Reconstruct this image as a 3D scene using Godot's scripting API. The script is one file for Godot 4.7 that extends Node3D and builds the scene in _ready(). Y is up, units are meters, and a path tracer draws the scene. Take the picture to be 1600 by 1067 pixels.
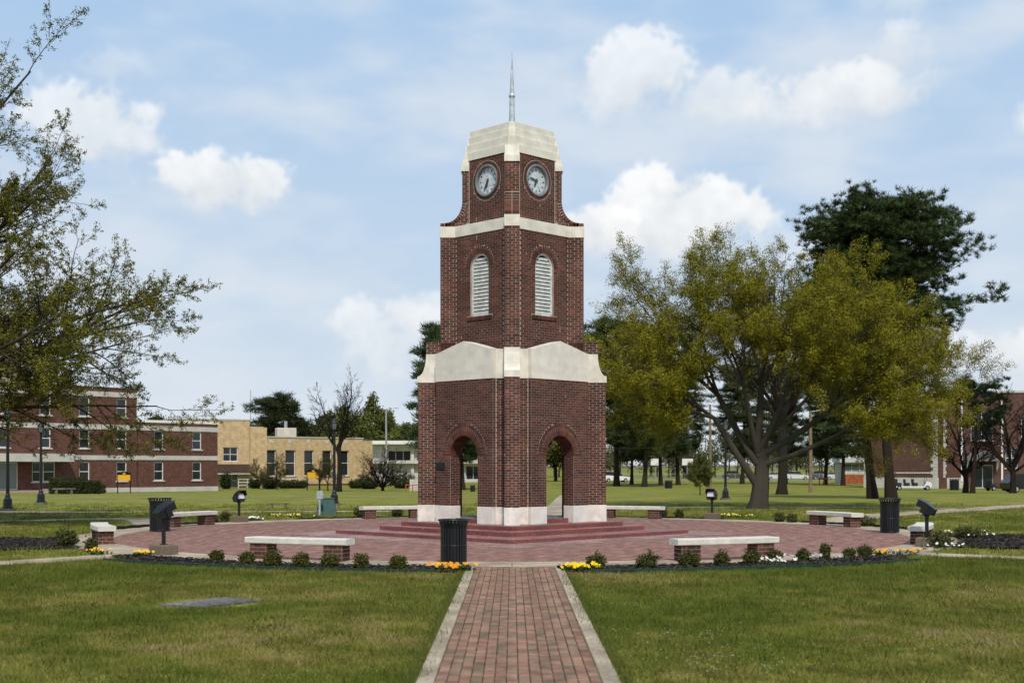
extends Node3D
# A brick clock tower on a round brick plaza, lawns, campus buildings and spring trees around it.
# Units are metres, y up; the camera stands at x 0, z 0 and looks along -z. "depth" d means z = -d.

const EYE := 1.88
const FOCAL := 2020.0      # focal length in pixels of a 1600 wide picture
const D0 := 35.3           # depth of the tower's axis

var rng := RandomNumberGenerator.new()
var noise := FastNoiseLite.new()
var M := {}
var taken := {}


# ---------------------------------------------------------------- mesh builder
class MB:
	var v := PackedVector3Array()
	var n := PackedVector3Array()
	var c := PackedColorArray()
	var ix := PackedInt32Array()

	func tri(a: Vector3, b: Vector3, d: Vector3, col := Color.WHITE) -> void:
		var nn := (b - a).cross(d - a).normalized()
		var k := v.size()
		v.push_back(a); v.push_back(b); v.push_back(d)
		for i in 3:
			n.push_back(nn); c.push_back(col)
		ix.push_back(k); ix.push_back(k + 2); ix.push_back(k + 1)

	func quad(a: Vector3, b: Vector3, d: Vector3, e: Vector3, col := Color.WHITE) -> void:
		var nn := (d - a).cross(e - b).normalized()
		var k := v.size()
		v.push_back(a); v.push_back(b); v.push_back(d); v.push_back(e)
		for i in 4:
			n.push_back(nn); c.push_back(col)
		ix.push_back(k); ix.push_back(k + 2); ix.push_back(k + 1)
		ix.push_back(k); ix.push_back(k + 3); ix.push_back(k + 2)

	func face(p: Array, inside: Vector3, col := Color.WHITE) -> void:
		var nn: Vector3 = (p[1] - p[0]).cross(p[2] - p[0])
		var flip: bool = nn.dot(p[0] - inside) < 0.0
		if p.size() == 3:
			if flip: tri(p[0], p[2], p[1], col)
			else: tri(p[0], p[1], p[2], col)
		else:
			if flip: quad(p[0], p[3], p[2], p[1], col)
			else: quad(p[0], p[1], p[2], p[3], col)

	func box(t: Transform3D, s: Vector3, col := Color.WHITE, mask := 63) -> void:
		var h := s * 0.5
		var q := []
		for k in 8:
			q.append(t * Vector3(h.x if k & 1 else -h.x, h.y if k & 2 else -h.y, h.z if k & 4 else -h.z))
		if mask & 1: face([q[1], q[3], q[7], q[5]], t.origin, col)
		if mask & 2: face([q[0], q[2], q[6], q[4]], t.origin, col)
		if mask & 4: face([q[2], q[3], q[7], q[6]], t.origin, col)
		if mask & 8: face([q[0], q[1], q[5], q[4]], t.origin, col)
		if mask & 16: face([q[4], q[5], q[7], q[6]], t.origin, col)
		if mask & 32: face([q[0], q[1], q[3], q[2]], t.origin, col)

	func at(x: float, y: float, z: float, sx: float, sy: float, sz: float, col := Color.WHITE) -> void:
		box(Transform3D(Basis.IDENTITY, Vector3(x, y, z)), Vector3(sx, sy, sz), col)

	func rbox(t: Transform3D, s: Vector3, b: float, col := Color.WHITE) -> void:
		var h := s * 0.5
		var q := {}
		for sx in [-1, 1]:
			for sy in [-1, 1]:
				for sz in [-1, 1]:
					q[[sx, sy, sz]] = [t * Vector3(sx * h.x, sy * (h.y - b), sz * (h.z - b)), t * Vector3(sx * (h.x - b), sy * h.y, sz * (h.z - b)), t * Vector3(sx * (h.x - b), sy * (h.y - b), sz * h.z)]
		var o := t.origin
		for k in [-1, 1]:
			face([q[[k, -1, -1]][0], q[[k, 1, -1]][0], q[[k, 1, 1]][0], q[[k, -1, 1]][0]], o, col)
			face([q[[-1, k, -1]][1], q[[1, k, -1]][1], q[[1, k, 1]][1], q[[-1, k, 1]][1]], o, col)
			face([q[[-1, -1, k]][2], q[[1, -1, k]][2], q[[1, 1, k]][2], q[[-1, 1, k]][2]], o, col)
			for j in [-1, 1]:
				face([q[[k, j, -1]][0], q[[k, j, 1]][0], q[[k, j, 1]][1], q[[k, j, -1]][1]], o, col)
				face([q[[k, -1, j]][0], q[[k, 1, j]][0], q[[k, 1, j]][2], q[[k, -1, j]][2]], o, col)
				face([q[[-1, k, j]][1], q[[1, k, j]][1], q[[1, k, j]][2], q[[-1, k, j]][2]], o, col)
				for i in [-1, 1]:
					var e: Array = q[[k, j, i]]
					face([e[0], e[1], e[2]], o, col)

	func prism(poly: PackedVector2Array, t: Transform3D, z0: float, z1: float, col := Color.WHITE, caps := 3) -> void:
		if Geometry2D.is_polygon_clockwise(poly):
			poly = poly.duplicate()
			poly.reverse()
		var m := poly.size()
		for i in m:
			var a := poly[i]
			var b := poly[(i + 1) % m]
			if a.distance_squared_to(b) > 1e-10:
				quad(t * Vector3(a.x, a.y, z0), t * Vector3(b.x, b.y, z0), t * Vector3(b.x, b.y, z1), t * Vector3(a.x, a.y, z1), col)
		var tr := Geometry2D.triangulate_polygon(poly)
		for i in range(0, tr.size(), 3):
			var a := poly[tr[i]]
			var b := poly[tr[i + 1]]
			var d := poly[tr[i + 2]]
			if (b - a).cross(d - a) < 0.0:
				var x := b
				b = d
				d = x
			if caps & 1: tri(t * Vector3(a.x, a.y, z1), t * Vector3(b.x, b.y, z1), t * Vector3(d.x, d.y, z1), col)
			if caps & 2: tri(t * Vector3(a.x, a.y, z0), t * Vector3(d.x, d.y, z0), t * Vector3(b.x, b.y, z0), col)

	# plan polygon (x, z) from height y0 to y1
	func slab(poly: PackedVector2Array, y0: float, y1: float, col := Color.WHITE, caps := 3) -> void:
		var flipped := PackedVector2Array()
		for p in poly:
			flipped.push_back(Vector2(p.x, -p.y))
		prism(flipped, Transform3D(Basis(Vector3(1, 0, 0), Vector3(0, 0, -1), Vector3(0, 1, 0)), Vector3.ZERO), y0, y1, col, caps)

	# frustum between two rectangles (x half, z0, z1) at heights y0 and y1, in the frame t
	func taper(t: Transform3D, x0: float, a0: float, b0: float, y0: float, x1: float, a1: float, b1: float, y1: float, col := Color.WHITE) -> void:
		var q := [t * Vector3(-x0, y0, a0), t * Vector3(x0, y0, a0), t * Vector3(x0, y0, b0), t * Vector3(-x0, y0, b0), t * Vector3(-x1, y1, a1), t * Vector3(x1, y1, a1), t * Vector3(x1, y1, b1), t * Vector3(-x1, y1, b1)]
		var o := Vector3.ZERO
		for p in q:
			o += p / 8.0
		for f in [[0, 1, 2, 3], [4, 5, 6, 7], [0, 1, 5, 4], [1, 2, 6, 5], [2, 3, 7, 6], [3, 0, 4, 7]]:
			face([q[f[0]], q[f[1]], q[f[2]], q[f[3]]], o, col)

	func tube(pts: PackedVector3Array, rad: PackedFloat32Array, sides: int, col := Color.WHITE) -> void:
		var m := pts.size()
		if m < 2:
			return
		var side := Vector3.ZERO
		var first := v.size()
		for i in m:
			var d := (pts[mini(i + 1, m - 1)] - pts[maxi(i - 1, 0)]).normalized()
			if i == 0:
				side = d.cross(Vector3.UP if absf(d.y) < 0.9 else Vector3.RIGHT).normalized()
			else:
				side = (side - d * side.dot(d)).normalized()
			var up := d.cross(side)
			for k in sides:
				var w := TAU * k / sides
				var o := side * cos(w) + up * sin(w)
				var rr := rad[i]
				if sides >= 14:      # furrowed trunks
					rr *= 1.0 + 0.07 * sin(w * 5.0 + i * 0.7) + 0.045 * sin(w * 9.0 - i * 1.3)
				v.push_back(pts[i] + o * rr); n.push_back(o); c.push_back(col)
		for i in m - 1:
			for k in sides:
				var a := first + i * sides + k
				var b := first + i * sides + (k + 1) % sides
				ix.push_back(a); ix.push_back(b + sides); ix.push_back(b)
				ix.push_back(a); ix.push_back(a + sides); ix.push_back(b + sides)

	func rod(a: Vector3, b: Vector3, r: float, sides := 8, col := Color.WHITE) -> void:
		tube(PackedVector3Array([a, b]), PackedFloat32Array([r, r]), sides, col)

	# profile of (radius, height) turned about the y axis of t
	func lathe(profile: PackedVector2Array, segs: int, t: Transform3D, col := Color.WHITE) -> void:
		for i in profile.size() - 1:
			var a := profile[i]
			var b := profile[i + 1]
			var w := Vector2(b.y - a.y, a.x - b.x).normalized()
			var k0 := v.size()
			for s in segs + 1:
				var g := TAU * s / segs
				var o := Vector3(cos(g), 0, sin(g))
				var nn := (t.basis * (o * w.x + Vector3(0, w.y, 0))).normalized()
				v.push_back(t * (o * a.x + Vector3(0, a.y, 0))); n.push_back(nn); c.push_back(col)
				v.push_back(t * (o * b.x + Vector3(0, b.y, 0))); n.push_back(nn); c.push_back(col)
			for s in segs:
				var k := k0 + s * 2
				ix.push_back(k); ix.push_back(k + 2); ix.push_back(k + 1)
				ix.push_back(k + 1); ix.push_back(k + 2); ix.push_back(k + 3)

	func mesh(m: Material) -> ArrayMesh:
		var out := ArrayMesh.new()
		if v.is_empty():
			return out
		var arr := []
		arr.resize(Mesh.ARRAY_MAX)
		arr[Mesh.ARRAY_VERTEX] = v
		arr[Mesh.ARRAY_NORMAL] = n
		arr[Mesh.ARRAY_COLOR] = c
		arr[Mesh.ARRAY_INDEX] = ix
		out.add_surface_from_arrays(Mesh.PRIMITIVE_TRIANGLES, arr)
		out.surface_set_material(0, m)
		return out


# ---------------------------------------------------------------- nodes
func numbered(called: String) -> String:
	taken[called] = taken.get(called, -1) + 1
	return called if taken[called] == 0 else "%s_%03d" % [called, taken[called]]


func tag(o: Node3D, label: String, category: String, group := "", kind := "") -> Node3D:
	if label: o.set_meta("label", label)
	if category: o.set_meta("category", category)
	if group: o.set_meta("group", group)
	if kind: o.set_meta("kind", kind)
	return o


func thing(called: String, label: String, category: String, pos := Vector3.ZERO, yaw := 0.0, group := "", kind := "") -> Node3D:
	var o := Node3D.new()
	o.name = numbered(called)
	add_child(o)
	o.position = pos
	o.rotation.y = yaw
	return tag(o, label, category, group, kind)


func part(called: String, b: MB, m: Material, parent: Node3D, t := Transform3D.IDENTITY) -> MeshInstance3D:
	return part_mesh(called, b.mesh(m), parent, t)


func part_mesh(called: String, mesh: Mesh, parent: Node3D, t := Transform3D.IDENTITY) -> MeshInstance3D:
	var o := MeshInstance3D.new()
	o.name = called
	o.mesh = mesh
	parent.add_child(o, true)
	o.transform = t
	return o


func single(called: String, b: MB, m: Material, label: String, category: String, group := "", kind := "") -> MeshInstance3D:
	var o := MeshInstance3D.new()
	o.name = numbered(called)
	o.mesh = b.mesh(m)
	add_child(o)
	tag(o, label, category, group, kind)
	return o


func copy(o: Node3D, label: String, pos: Vector3, yaw := 0.0, size := 1.0) -> Node3D:
	var r: Node3D = o.duplicate()
	var base := String(o.name)
	if base.length() > 4 and base[-4] == "_" and base.right(3).is_valid_int():
		base = base.left(-4)
	r.name = numbered(base)
	add_child(r)
	r.position = pos
	r.rotation.y = yaw
	r.scale = Vector3.ONE * size
	r.set_meta("label", label)
	return r


func many(called: String, mesh: Mesh, places: Array, tints: PackedColorArray, parent: Node3D, kind := "") -> MultiMeshInstance3D:
	var mm := MultiMesh.new()
	mm.transform_format = MultiMesh.TRANSFORM_3D
	mm.use_colors = true
	mm.mesh = mesh
	mm.instance_count = places.size()
	for i in places.size():
		mm.set_instance_transform(i, places[i])
		mm.set_instance_color(i, tints[i])
	var o := MultiMeshInstance3D.new()
	o.name = called
	o.multimesh = mm
	parent.add_child(o, true)
	if kind:
		o.set_meta("kind", kind)
	return o


func fl(x: float, d: float) -> Vector3:      # a point on the ground
	return Vector3(x, gy(d), -d)


func gy(d: float) -> float:                  # the lawn falls gently away beyond the plaza
	return -0.8 * smoothstep(65.0, 140.0, d)


func across(px: float, d: float) -> float:
	return (px - 800.0) * d / FOCAL


func mv(x: float, y: float, z: float) -> Transform3D:
	return Transform3D(Basis.IDENTITY, Vector3(x, y, z))


func turned(yaw: float, pos := Vector3.ZERO) -> Transform3D:
	return Transform3D(Basis(Vector3.UP, yaw), pos)


func spin(size := 1.0) -> Basis:
	return Basis.from_euler(Vector3(rng.randf() * TAU, rng.randf() * TAU, rng.randf() * TAU)).scaled(Vector3.ONE * size)


# ---------------------------------------------------------------- materials
func noise_tex(freq: float, lo: Color, hi: Color, octaves := 4, size := 512, seed_ := 1, mid = null) -> NoiseTexture2D:
	var f := FastNoiseLite.new()
	f.noise_type = FastNoiseLite.TYPE_SIMPLEX_SMOOTH
	f.seed = seed_
	f.frequency = freq
	f.fractal_octaves = octaves
	var g := Gradient.new()
	g.set_color(0, lo)
	g.set_color(1, hi)
	g.set_offset(0, 0.22)
	g.set_offset(1, 0.78)
	if mid != null:
		g.add_point(0.5, mid)
	var t := NoiseTexture2D.new()
	t.width = size
	t.height = size
	t.seamless = true
	t.noise = f
	t.color_ramp = g
	return t


func bump_tex(freq: float, octaves := 4, seed_ := 3, size := 512) -> NoiseTexture2D:
	return noise_tex(freq, Color.BLACK, Color.WHITE, octaves, size, seed_)


func mat(called: String, lin: Color, rough := 0.8, tex: Texture2D = null, tile := 1.0, detail: Texture2D = null, tile2 := 0.1, bump: Texture2D = null, relief := 0.0, world_axes := true) -> StandardMaterial3D:
	var m := StandardMaterial3D.new()
	m.resource_name = called
	m.albedo_color = lin.linear_to_srgb()
	m.roughness = rough
	m.vertex_color_use_as_albedo = true
	m.metallic_specular = 0.2 if rough >= 0.6 else 0.5      # dry, rough surfaces hardly shine
	m.cull_mode = BaseMaterial3D.CULL_DISABLED
	if tex or bump:
		m.albedo_texture = tex
		m.uv1_triplanar = true
		m.uv1_world_triplanar = world_axes
		m.uv1_scale = Vector3.ONE / tile
	if detail:
		m.detail_enabled = true
		m.detail_albedo = detail
		m.detail_blend_mode = BaseMaterial3D.BLEND_MODE_MUL
		m.detail_uv_layer = BaseMaterial3D.DETAIL_UV_2
		m.uv2_triplanar = true
		m.uv2_world_triplanar = world_axes
		m.uv2_scale = Vector3.ONE / tile2
	if bump:
		m.heightmap_enabled = true
		m.heightmap_texture = bump
		m.heightmap_scale = relief
	M[called] = m
	return m


func grey(a: float) -> Color:
	return Color(a, a, a)


func brick_texture(face: Color, dark: Color, joint: Color) -> ImageTexture:   # distant brickwork, 16 courses of 8 bricks in 1.6 m
	var im := Image.create(512, 512, false, Image.FORMAT_RGB8)
	im.fill(joint)
	for r in 24:
		for k in 9:
			var y := int(r * 512.0 / 24.0)
			var x := int((k - (0.5 if r & 1 else 0.0)) * 64.0)
			im.fill_rect(Rect2i(x + 3, y + 3, 58, 18), face.lerp(dark, pow(rng.randf(), 1.5)))
	return ImageTexture.create_from_image(im)


func materials() -> void:
	var fine := noise_tex(0.09, grey(0.78), grey(1.0), 5, 512, 11)
	var coarse := noise_tex(0.012, grey(0.80), grey(1.0), 5, 512, 12)
	var spots := noise_tex(0.03, grey(0.70), grey(1.0), 6, 512, 13)
	var rough_bump := bump_tex(0.12, 5, 21)
	var soft := noise_tex(0.012, grey(0.90), grey(1.0), 5, 512, 14)
	var faint := noise_tex(0.05, grey(0.88), grey(1.0), 5, 512, 15)
	mat("brick", Color.WHITE, 0.85, fine, 0.7, coarse, 6.0, rough_bump, 0.25)
	mat("mortar", Color(0.56, 0.46, 0.39), 0.95, faint, 0.5, coarse, 3.0)
	mat("stucco", Color(0.80, 0.765, 0.67), 0.85, soft, 3.0, faint, 0.8, rough_bump, 0.10)
	mat("base_paint", Color(0.80, 0.755, 0.70), 0.75, soft, 2.0, faint, 0.8, rough_bump, 0.08)
	var streaks := noise_tex(0.02, Color(0.978, 0.972, 0.960), Color.WHITE, 4, 512, 16, Color(0.994, 0.992, 0.988))
	for called in ["stucco", "base_paint"]:      # faint rain streaks running down the cream parts
		M[called].detail_albedo = streaks
		M[called].uv2_scale = Vector3(1.0, 0.14, 1.0)
	mat("caulk", Color(0.62, 0.58, 0.53), 0.8, spots, 0.4)
	mat("spire_metal", Color(0.62, 0.66, 0.68), 0.4, coarse, 1.0)
	M.spire_metal.metallic = 0.35
	mat("louvre", Color(0.78, 0.80, 0.77), 0.55, coarse, 1.0)
	mat("clock_rim", Color(0.22, 0.235, 0.245), 0.45, coarse, 0.6)
	mat("clock_face", Color(0.66, 0.72, 0.75), 0.35, coarse, 0.8)
	mat("clock_black", Color(0.045, 0.05, 0.055), 0.5)
	mat("bronze", Color(0.03, 0.034, 0.034), 0.4, fine, 0.3)
	M.bronze.metallic = 0.5
	mat("red_step", Color(0.36, 0.105, 0.088), 0.5, spots, 1.3, coarse, 5.0, rough_bump, 0.08)
	mat("worn_red", Color(0.47, 0.245, 0.215), 0.55, spots, 1.6, coarse, 5.0, rough_bump, 0.08)
	mat("red_slab", Color(0.53, 0.34, 0.30), 0.6, spots, 1.7, coarse, 7.0, rough_bump, 0.08)
	mat("inner_floor", Color(0.20, 0.21, 0.22), 0.6, spots, 1.2)
	mat("concrete", Color(0.54, 0.44, 0.32), 0.9, faint, 1.9, coarse, 9.0, rough_bump, 0.2)
	mat("old_concrete", Color(0.27, 0.255, 0.225), 0.9, spots, 1.5, coarse, 6.0, rough_bump, 0.2)
	mat("bench_stone", Color(0.80, 0.765, 0.67), 0.8, faint, 0.6, soft, 1.4, rough_bump, 0.1)
	mat("paver", Color.WHITE, 0.85, faint, 0.35, coarse, 2.2, rough_bump, 0.2)
	mat("paver_bed", Color(0.085, 0.075, 0.035), 1.0, noise_tex(0.03, Color(0.55, 0.7, 0.4), Color(1, 0.9, 0.75), 5, 512, 31), 0.9)
	mat("plaza_bed", Color(0.12, 0.085, 0.07), 1.0, fine, 0.5)
	mat("black_metal", Color(0.010, 0.010, 0.012), 0.38, fine, 0.4)
	mat("lens", Color(0.55, 0.57, 0.6), 0.15)
	mat("block_concrete", Color(0.33, 0.26, 0.19), 0.9, spots, 0.7, fine, 0.2, rough_bump, 0.3)
	mat("mulch", Color(0.040, 0.034, 0.031), 1.0, noise_tex(0.06, grey(0.35), grey(1.0), 5, 512, 33), 0.5, null, 1.0, rough_bump, 2.0)
	mat("chip", Color.WHITE, 0.95)
	mat("edging", Color(0.006, 0.035, 0.022), 0.5)
	# lawn: three tones in patches of several metres, a finer mottling on top
	mat("lawn", Color(1, 1, 1), 1.0,
		noise_tex(0.010, Color(0.235, 0.262, 0.040).linear_to_srgb(), Color(0.385, 0.335, 0.085).linear_to_srgb(), 5, 1024, 41, Color(0.305, 0.312, 0.058).linear_to_srgb()), 34.0,
		noise_tex(0.06, grey(0.62), grey(1.0), 6, 1024, 42), 2.6, bump_tex(0.2, 4, 43), 4.0)
	mat("blade", Color.WHITE, 0.75)
	M.blade.backlight_enabled = true
	M.blade.backlight = Color(0.20, 0.24, 0.06)
	mat("leaf", Color.WHITE, 0.6)
	M.leaf.backlight_enabled = true
	M.leaf.backlight = Color(0.36, 0.34, 0.08)
	mat("needle", Color.WHITE, 0.6)
	mat("petal", Color.WHITE, 0.7)
	M.petal.backlight_enabled = true
	M.petal.backlight = Color(0.3, 0.25, 0.15)
	mat("bark", Color.WHITE, 0.95, noise_tex(0.05, grey(0.45), grey(1.0), 5, 512, 51), 0.8, null, 1.0, bump_tex(0.1, 4, 52), 2.0)
	mat("far_brick", Color.WHITE, 0.9, brick_texture(Color("6f463c"), Color("4f3430"), Color("7d675c")), 1.6, soft, 5.0, null, 0.0, false)
	mat("dark_brick", Color.WHITE, 0.9, brick_texture(Color("6b4a41"), Color("4d3833"), Color("776459")), 1.6, soft, 7.0, null, 0.0, false)
	mat("tan_brick", Color.WHITE, 0.9, brick_texture(Color("d3b68a"), Color("b89a70"), Color("d6c4a2")), 1.6, soft, 6.0, null, 0.0, false)
	mat("trim", Color(0.68, 0.65, 0.59), 0.8, faint, 3.0, soft, 9.0)
	mat("white_frame", Color(0.78, 0.77, 0.74), 0.6)
	mat("glass", Color(0.020, 0.024, 0.027), 0.06)
	mat("pane", Color(0.16, 0.19, 0.20), 0.12)
	mat("roofing", Color(0.18, 0.17, 0.16), 0.9, spots, 3.0)
	mat("canopy_brown", Color(0.17, 0.11, 0.085), 0.7)
	mat("sign_yellow", Color(0.72, 0.40, 0.03), 0.6)
	mat("sign_black", Color(0.012, 0.012, 0.012), 0.6)
	mat("green_box", Color(0.018, 0.085, 0.075), 0.5, coarse, 0.8)
	mat("sign_white", Color(0.50, 0.56, 0.62), 0.5, coarse, 0.5)
	mat("wood", Color(0.26, 0.20, 0.14), 0.85, spots, 0.6)
	mat("pole_wood", Color(0.36, 0.26, 0.17), 0.9, noise_tex(0.04, grey(0.6), grey(1.0), 5, 256, 61), 1.0)
	mat("galvanised", Color(0.42, 0.43, 0.43), 0.5)
	M.galvanised.metallic = 0.5
	mat("car_paint", Color.WHITE, 0.25)
	mat("tyre", Color(0.014, 0.014, 0.014), 0.85)
	mat("vinyl", Color(0.02, 0.02, 0.022), 0.5)
	mat("red_paint", Color(0.48, 0.085, 0.035), 0.5)
	mat("orange_wall", Color(0.42, 0.13, 0.06), 0.85, coarse, 3.0)
	mat("tin_roof", Color(0.55, 0.57, 0.58), 0.5)
	M.pane.metallic_specular = 0.6


# ---------------------------------------------------------------- sky: air and clouds
# clouds: azimuth and elevation of the middle in degrees, half width, half height, how solid
var clouds := [[-12.7, 11.9, 3.7, 1.6, 0.86], [-18.2, 13.9, 3.4, 2.1, 0.75], [-17.2, 16.4, 1.7, 1.0, 0.35], [5.6, 16.4, 3.1, 2.2, 0.74], [9.0, 15.6, 3.6, 1.5, 0.62], [14.6, 15.4, 4.6, 1.7, 0.74], [16.8, 17.0, 1.6, 1.4, 0.5], [17.4, 19.3, 3.2, 1.2, 0.42],
	[7.2, 10.6, 4.6, 2.4, 0.92], [3.6, 10.1, 2.2, 1.5, 0.9], [-5.6, 5.4, 3.4, 2.4, 0.6], [-4.0, 6.6, 2.2, 1.4, 0.5], [13.0, 9.0, 4.0, 1.6, 0.35], [20.3, 4.5, 3.5, 1.3, 0.6], [-24.0, 9.5, 3.6, 1.8, 0.7], [24.5, 14.0, 3.2, 1.6, 0.7]]


func sky_color(az: float, el: float) -> Color:
	var dir := Vector3(sin(az) * cos(el), sin(el), -cos(az) * cos(el))
	var a := rad_to_deg(az)
	var e := rad_to_deg(el)
	var h := clampf(e / 26.0, 0.0, 1.0)
	var c := Color(0.862, 0.890, 0.912).lerp(Color(0.618, 0.750, 0.900), pow(h, 0.70))
	c = c.lerp(Color(0.50, 0.66, 0.86), clampf((e - 26.0) / 60.0, 0.0, 1.0))
	# thin veils, stretched sideways
	var q := Vector3(dir.x, dir.y * 2.6, dir.z)
	var veil := noise.get_noise_3dv(q * 1000.0) * 0.5 + 0.5
	var broad := noise.get_noise_3dv(q * 330.0 + Vector3(31, 5, 77)) * 0.5 + 0.5
	c = c.lerp(Color(0.875, 0.895, 0.920), clampf(smoothstep(0.36, 0.70, broad * 0.65 + veil * 0.35), 0.0, 1.0) * 0.66)
	# heaped clouds
	var f := noise.get_noise_3dv(dir * 2100.0)
	var g := noise.get_noise_3dv(dir * 6200.0 + Vector3(9, 4, 2))
	var ragged := f * 0.85 + (0.45 - absf(g) * 1.5) * 0.34
	for k in clouds:
		var dx: float = wrapf(a - k[0], -180.0, 180.0) / k[2]
		if absf(dx) > 1.7:
			continue
		var dy: float = (e - k[1]) / k[3]
		if dy < -1.8 or dy > 1.9:
			continue
		var r := 1.0 - dx * dx - dy * dy * (1.0 if dy > 0.0 else 1.5)
		var wide: float = lerpf(1.0, 0.38, k[4])
		var body := smoothstep(0.0, wide + 0.55 * smoothstep(0.5, -0.7, dy), r + ragged * 0.95 - 0.06) * float(k[4])
		var top := clampf(0.5 + dy * 0.5 + g * 0.25 + f * 0.5, 0.0, 1.0)
		var lit := Color(0.850, 0.865, 0.882).lerp(Color(0.985, 0.985, 0.982), top)
		c = c.lerp(lit, clampf(body, 0.0, 1.0))
	return c


func build_sky() -> Environment:
	noise.noise_type = FastNoiseLite.TYPE_SIMPLEX_SMOOTH
	noise.seed = 5
	noise.frequency = 0.01
	noise.fractal_octaves = 5
	rng.seed = 77
	for k in 70:      # the same kind of clouds all the way round
		var a := rng.randf_range(-180.0, 180.0)
		if absf(a) < 28.0:
			continue
		clouds.append([a, rng.randf_range(4.0, 38.0), rng.randf_range(2.0, 6.0), rng.randf_range(1.2, 2.8), rng.randf_range(0.4, 1.0)])
	for k in 22:      # and overhead
		clouds.append([rng.randf_range(-180.0, 180.0), rng.randf_range(40.0, 75.0), rng.randf_range(6.0, 14.0), rng.randf_range(3.0, 6.0), rng.randf_range(0.4, 0.9)])
	var low := Image.create(720, 360, false, Image.FORMAT_RGB8)
	low.fill(Color(0.42, 0.43, 0.36))
	for y in 183:
		for x in 720:
			low.set_pixel(x, y, sky_color((x + 0.5) / 720.0 * TAU - PI / 2, PI / 2 - (y + 0.5) / 360.0 * PI))
	low.resize(4096, 2048, Image.INTERPOLATE_CUBIC)
	for y in range(740, 1030):
		for x in range(715, 1333):
			low.set_pixel(x, y, sky_color((x + 0.5) / 4096.0 * TAU - PI / 2, PI / 2 - (y + 0.5) / 2048.0 * PI))
	var sm := PanoramaSkyMaterial.new()
	sm.panorama = ImageTexture.create_from_image(low)
	sm.energy_multiplier = 1.0
	var env := Environment.new()
	env.background_mode = Environment.BG_SKY
	env.sky = Sky.new()
	env.sky.sky_material = sm
	env.sky_rotation = Vector3(0, PI / 2, 0)      # keeps the edge of the panorama out of the view
	env.tonemap_mode = Environment.TONE_MAPPER_LINEAR
	return env


# ---------------------------------------------------------------- brickwork
const COURSE := 0.0655
const LENGTH := 0.2
const JOINT := 0.0135
var tones := [Color(0.176, 0.073, 0.053), Color(0.197, 0.079, 0.056), Color(0.156, 0.065, 0.049), Color(0.215, 0.084, 0.057), Color(0.139, 0.065, 0.053), Color(0.120, 0.063, 0.051), Color(0.181, 0.076, 0.061), Color(0.231, 0.096, 0.065), Color(0.147, 0.073, 0.056), Color(0.167, 0.065, 0.049)]


# a brick: middle of its back plane, direction along, direction out, length, height, how far it stands proud, tone
func brick(out: Array, mid: Vector3, u: Vector3, nn: Vector3, l: float, h: float, proud := 0.007, deep := 0.012) -> void:
	out.append([mid, u, nn, l, h, proud, deep, rng.randi() % tones.size()])


func lay(out: Array, o: Vector3, u: Vector3, nn: Vector3, h0: float, h1: float, span: Callable, cut = null, phase := 0) -> void:
	var rows := int(round((h1 - h0) / COURSE))
	var c := (h1 - h0) / maxi(rows, 1)
	for r in rows:
		var y := h0 + (r + 0.5) * c
		var s: Vector2 = span.call(y)
		var gap := Vector2(9, 9)
		if cut != null:
			gap = cut.call(y)
		var x := floorf(s.x / LENGTH) * LENGTH - (LENGTH / 2 if (r + phase) & 1 else 0.0)
		while x < s.y:
			var a := maxf(x, s.x)
			var b := minf(x + LENGTH, s.y)
			for piece in [Vector2(a, minf(b, gap.x)), Vector2(maxf(a, gap.y), b)]:
				if piece.y - piece.x > 0.035:
					brick(out, o + u * ((piece.x + piece.y) / 2) + Vector3(0, y, 0), u, nn, piece.y - piece.x - JOINT, c - JOINT)
			x += LENGTH


func ring(out: Array, mid: Vector3, u: Vector3, nn: Vector3, r0: float, r1: float, a0: float, a1: float, pitch: float, proud := 0.007, deep := 0.012) -> void:
	var count := int(round((a1 - a0) * (r0 + r1) / 2 / pitch))
	for k in count:
		var a := a0 + (a1 - a0) * (k + 0.5) / count
		var radial := u * cos(a) + Vector3.UP * sin(a)
		brick(out, mid + radial * ((r0 + r1) / 2), radial, nn, r1 - r0 - JOINT * 0.8, (a1 - a0) / count * (r0 + r1) / 2 - JOINT * 0.9, proud, deep)


var unit_bricks := []


func emit(list: Array, parent: Node3D, eye: Vector3, most: int, called := "brick", rest := "brickwork") -> void:
	if unit_bricks.is_empty():
		for tone in tones:
			var b := MB.new()
			b.box(Transform3D.IDENTITY, Vector3.ONE, tone)
			unit_bricks.append(b.mesh(M.brick))
	var score := []
	for i in list.size():
		var e: Array = list[i]
		var to: Vector3 = eye - e[0]
		score.append([maxf(0.0, to.normalized().dot(e[2])) * e[3] * e[4] / to.length_squared(), i])
	score.sort_custom(func(p, q): return p[0] > q[0])
	var merged := MB.new()
	for k in score.size():
		var e: Array = list[score[k][1]]
		var v: Vector3 = e[2].cross(e[1])
		var t := Transform3D(Basis(e[1], v, e[2]), e[0] + e[2] * ((e[5] - e[6]) / 2))
		var s := Vector3(e[3], e[4], e[5] + e[6])
		if k < most:
			part_mesh(called, unit_bricks[e[7]], parent, t.scaled_local(s))
		else:
			var w: float = 0.90 + 0.20 * rng.randf() + 0.22 * noise.get_noise_3dv(e[0] * 110.0)
			merged.box(t, s, Color(tones[e[7]].r * w, tones[e[7]].g * w, tones[e[7]].b * w), 31)
	if merged.v.size():
		part(rest, merged, M.brick, parent).set_meta("kind", "stuff")


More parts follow.
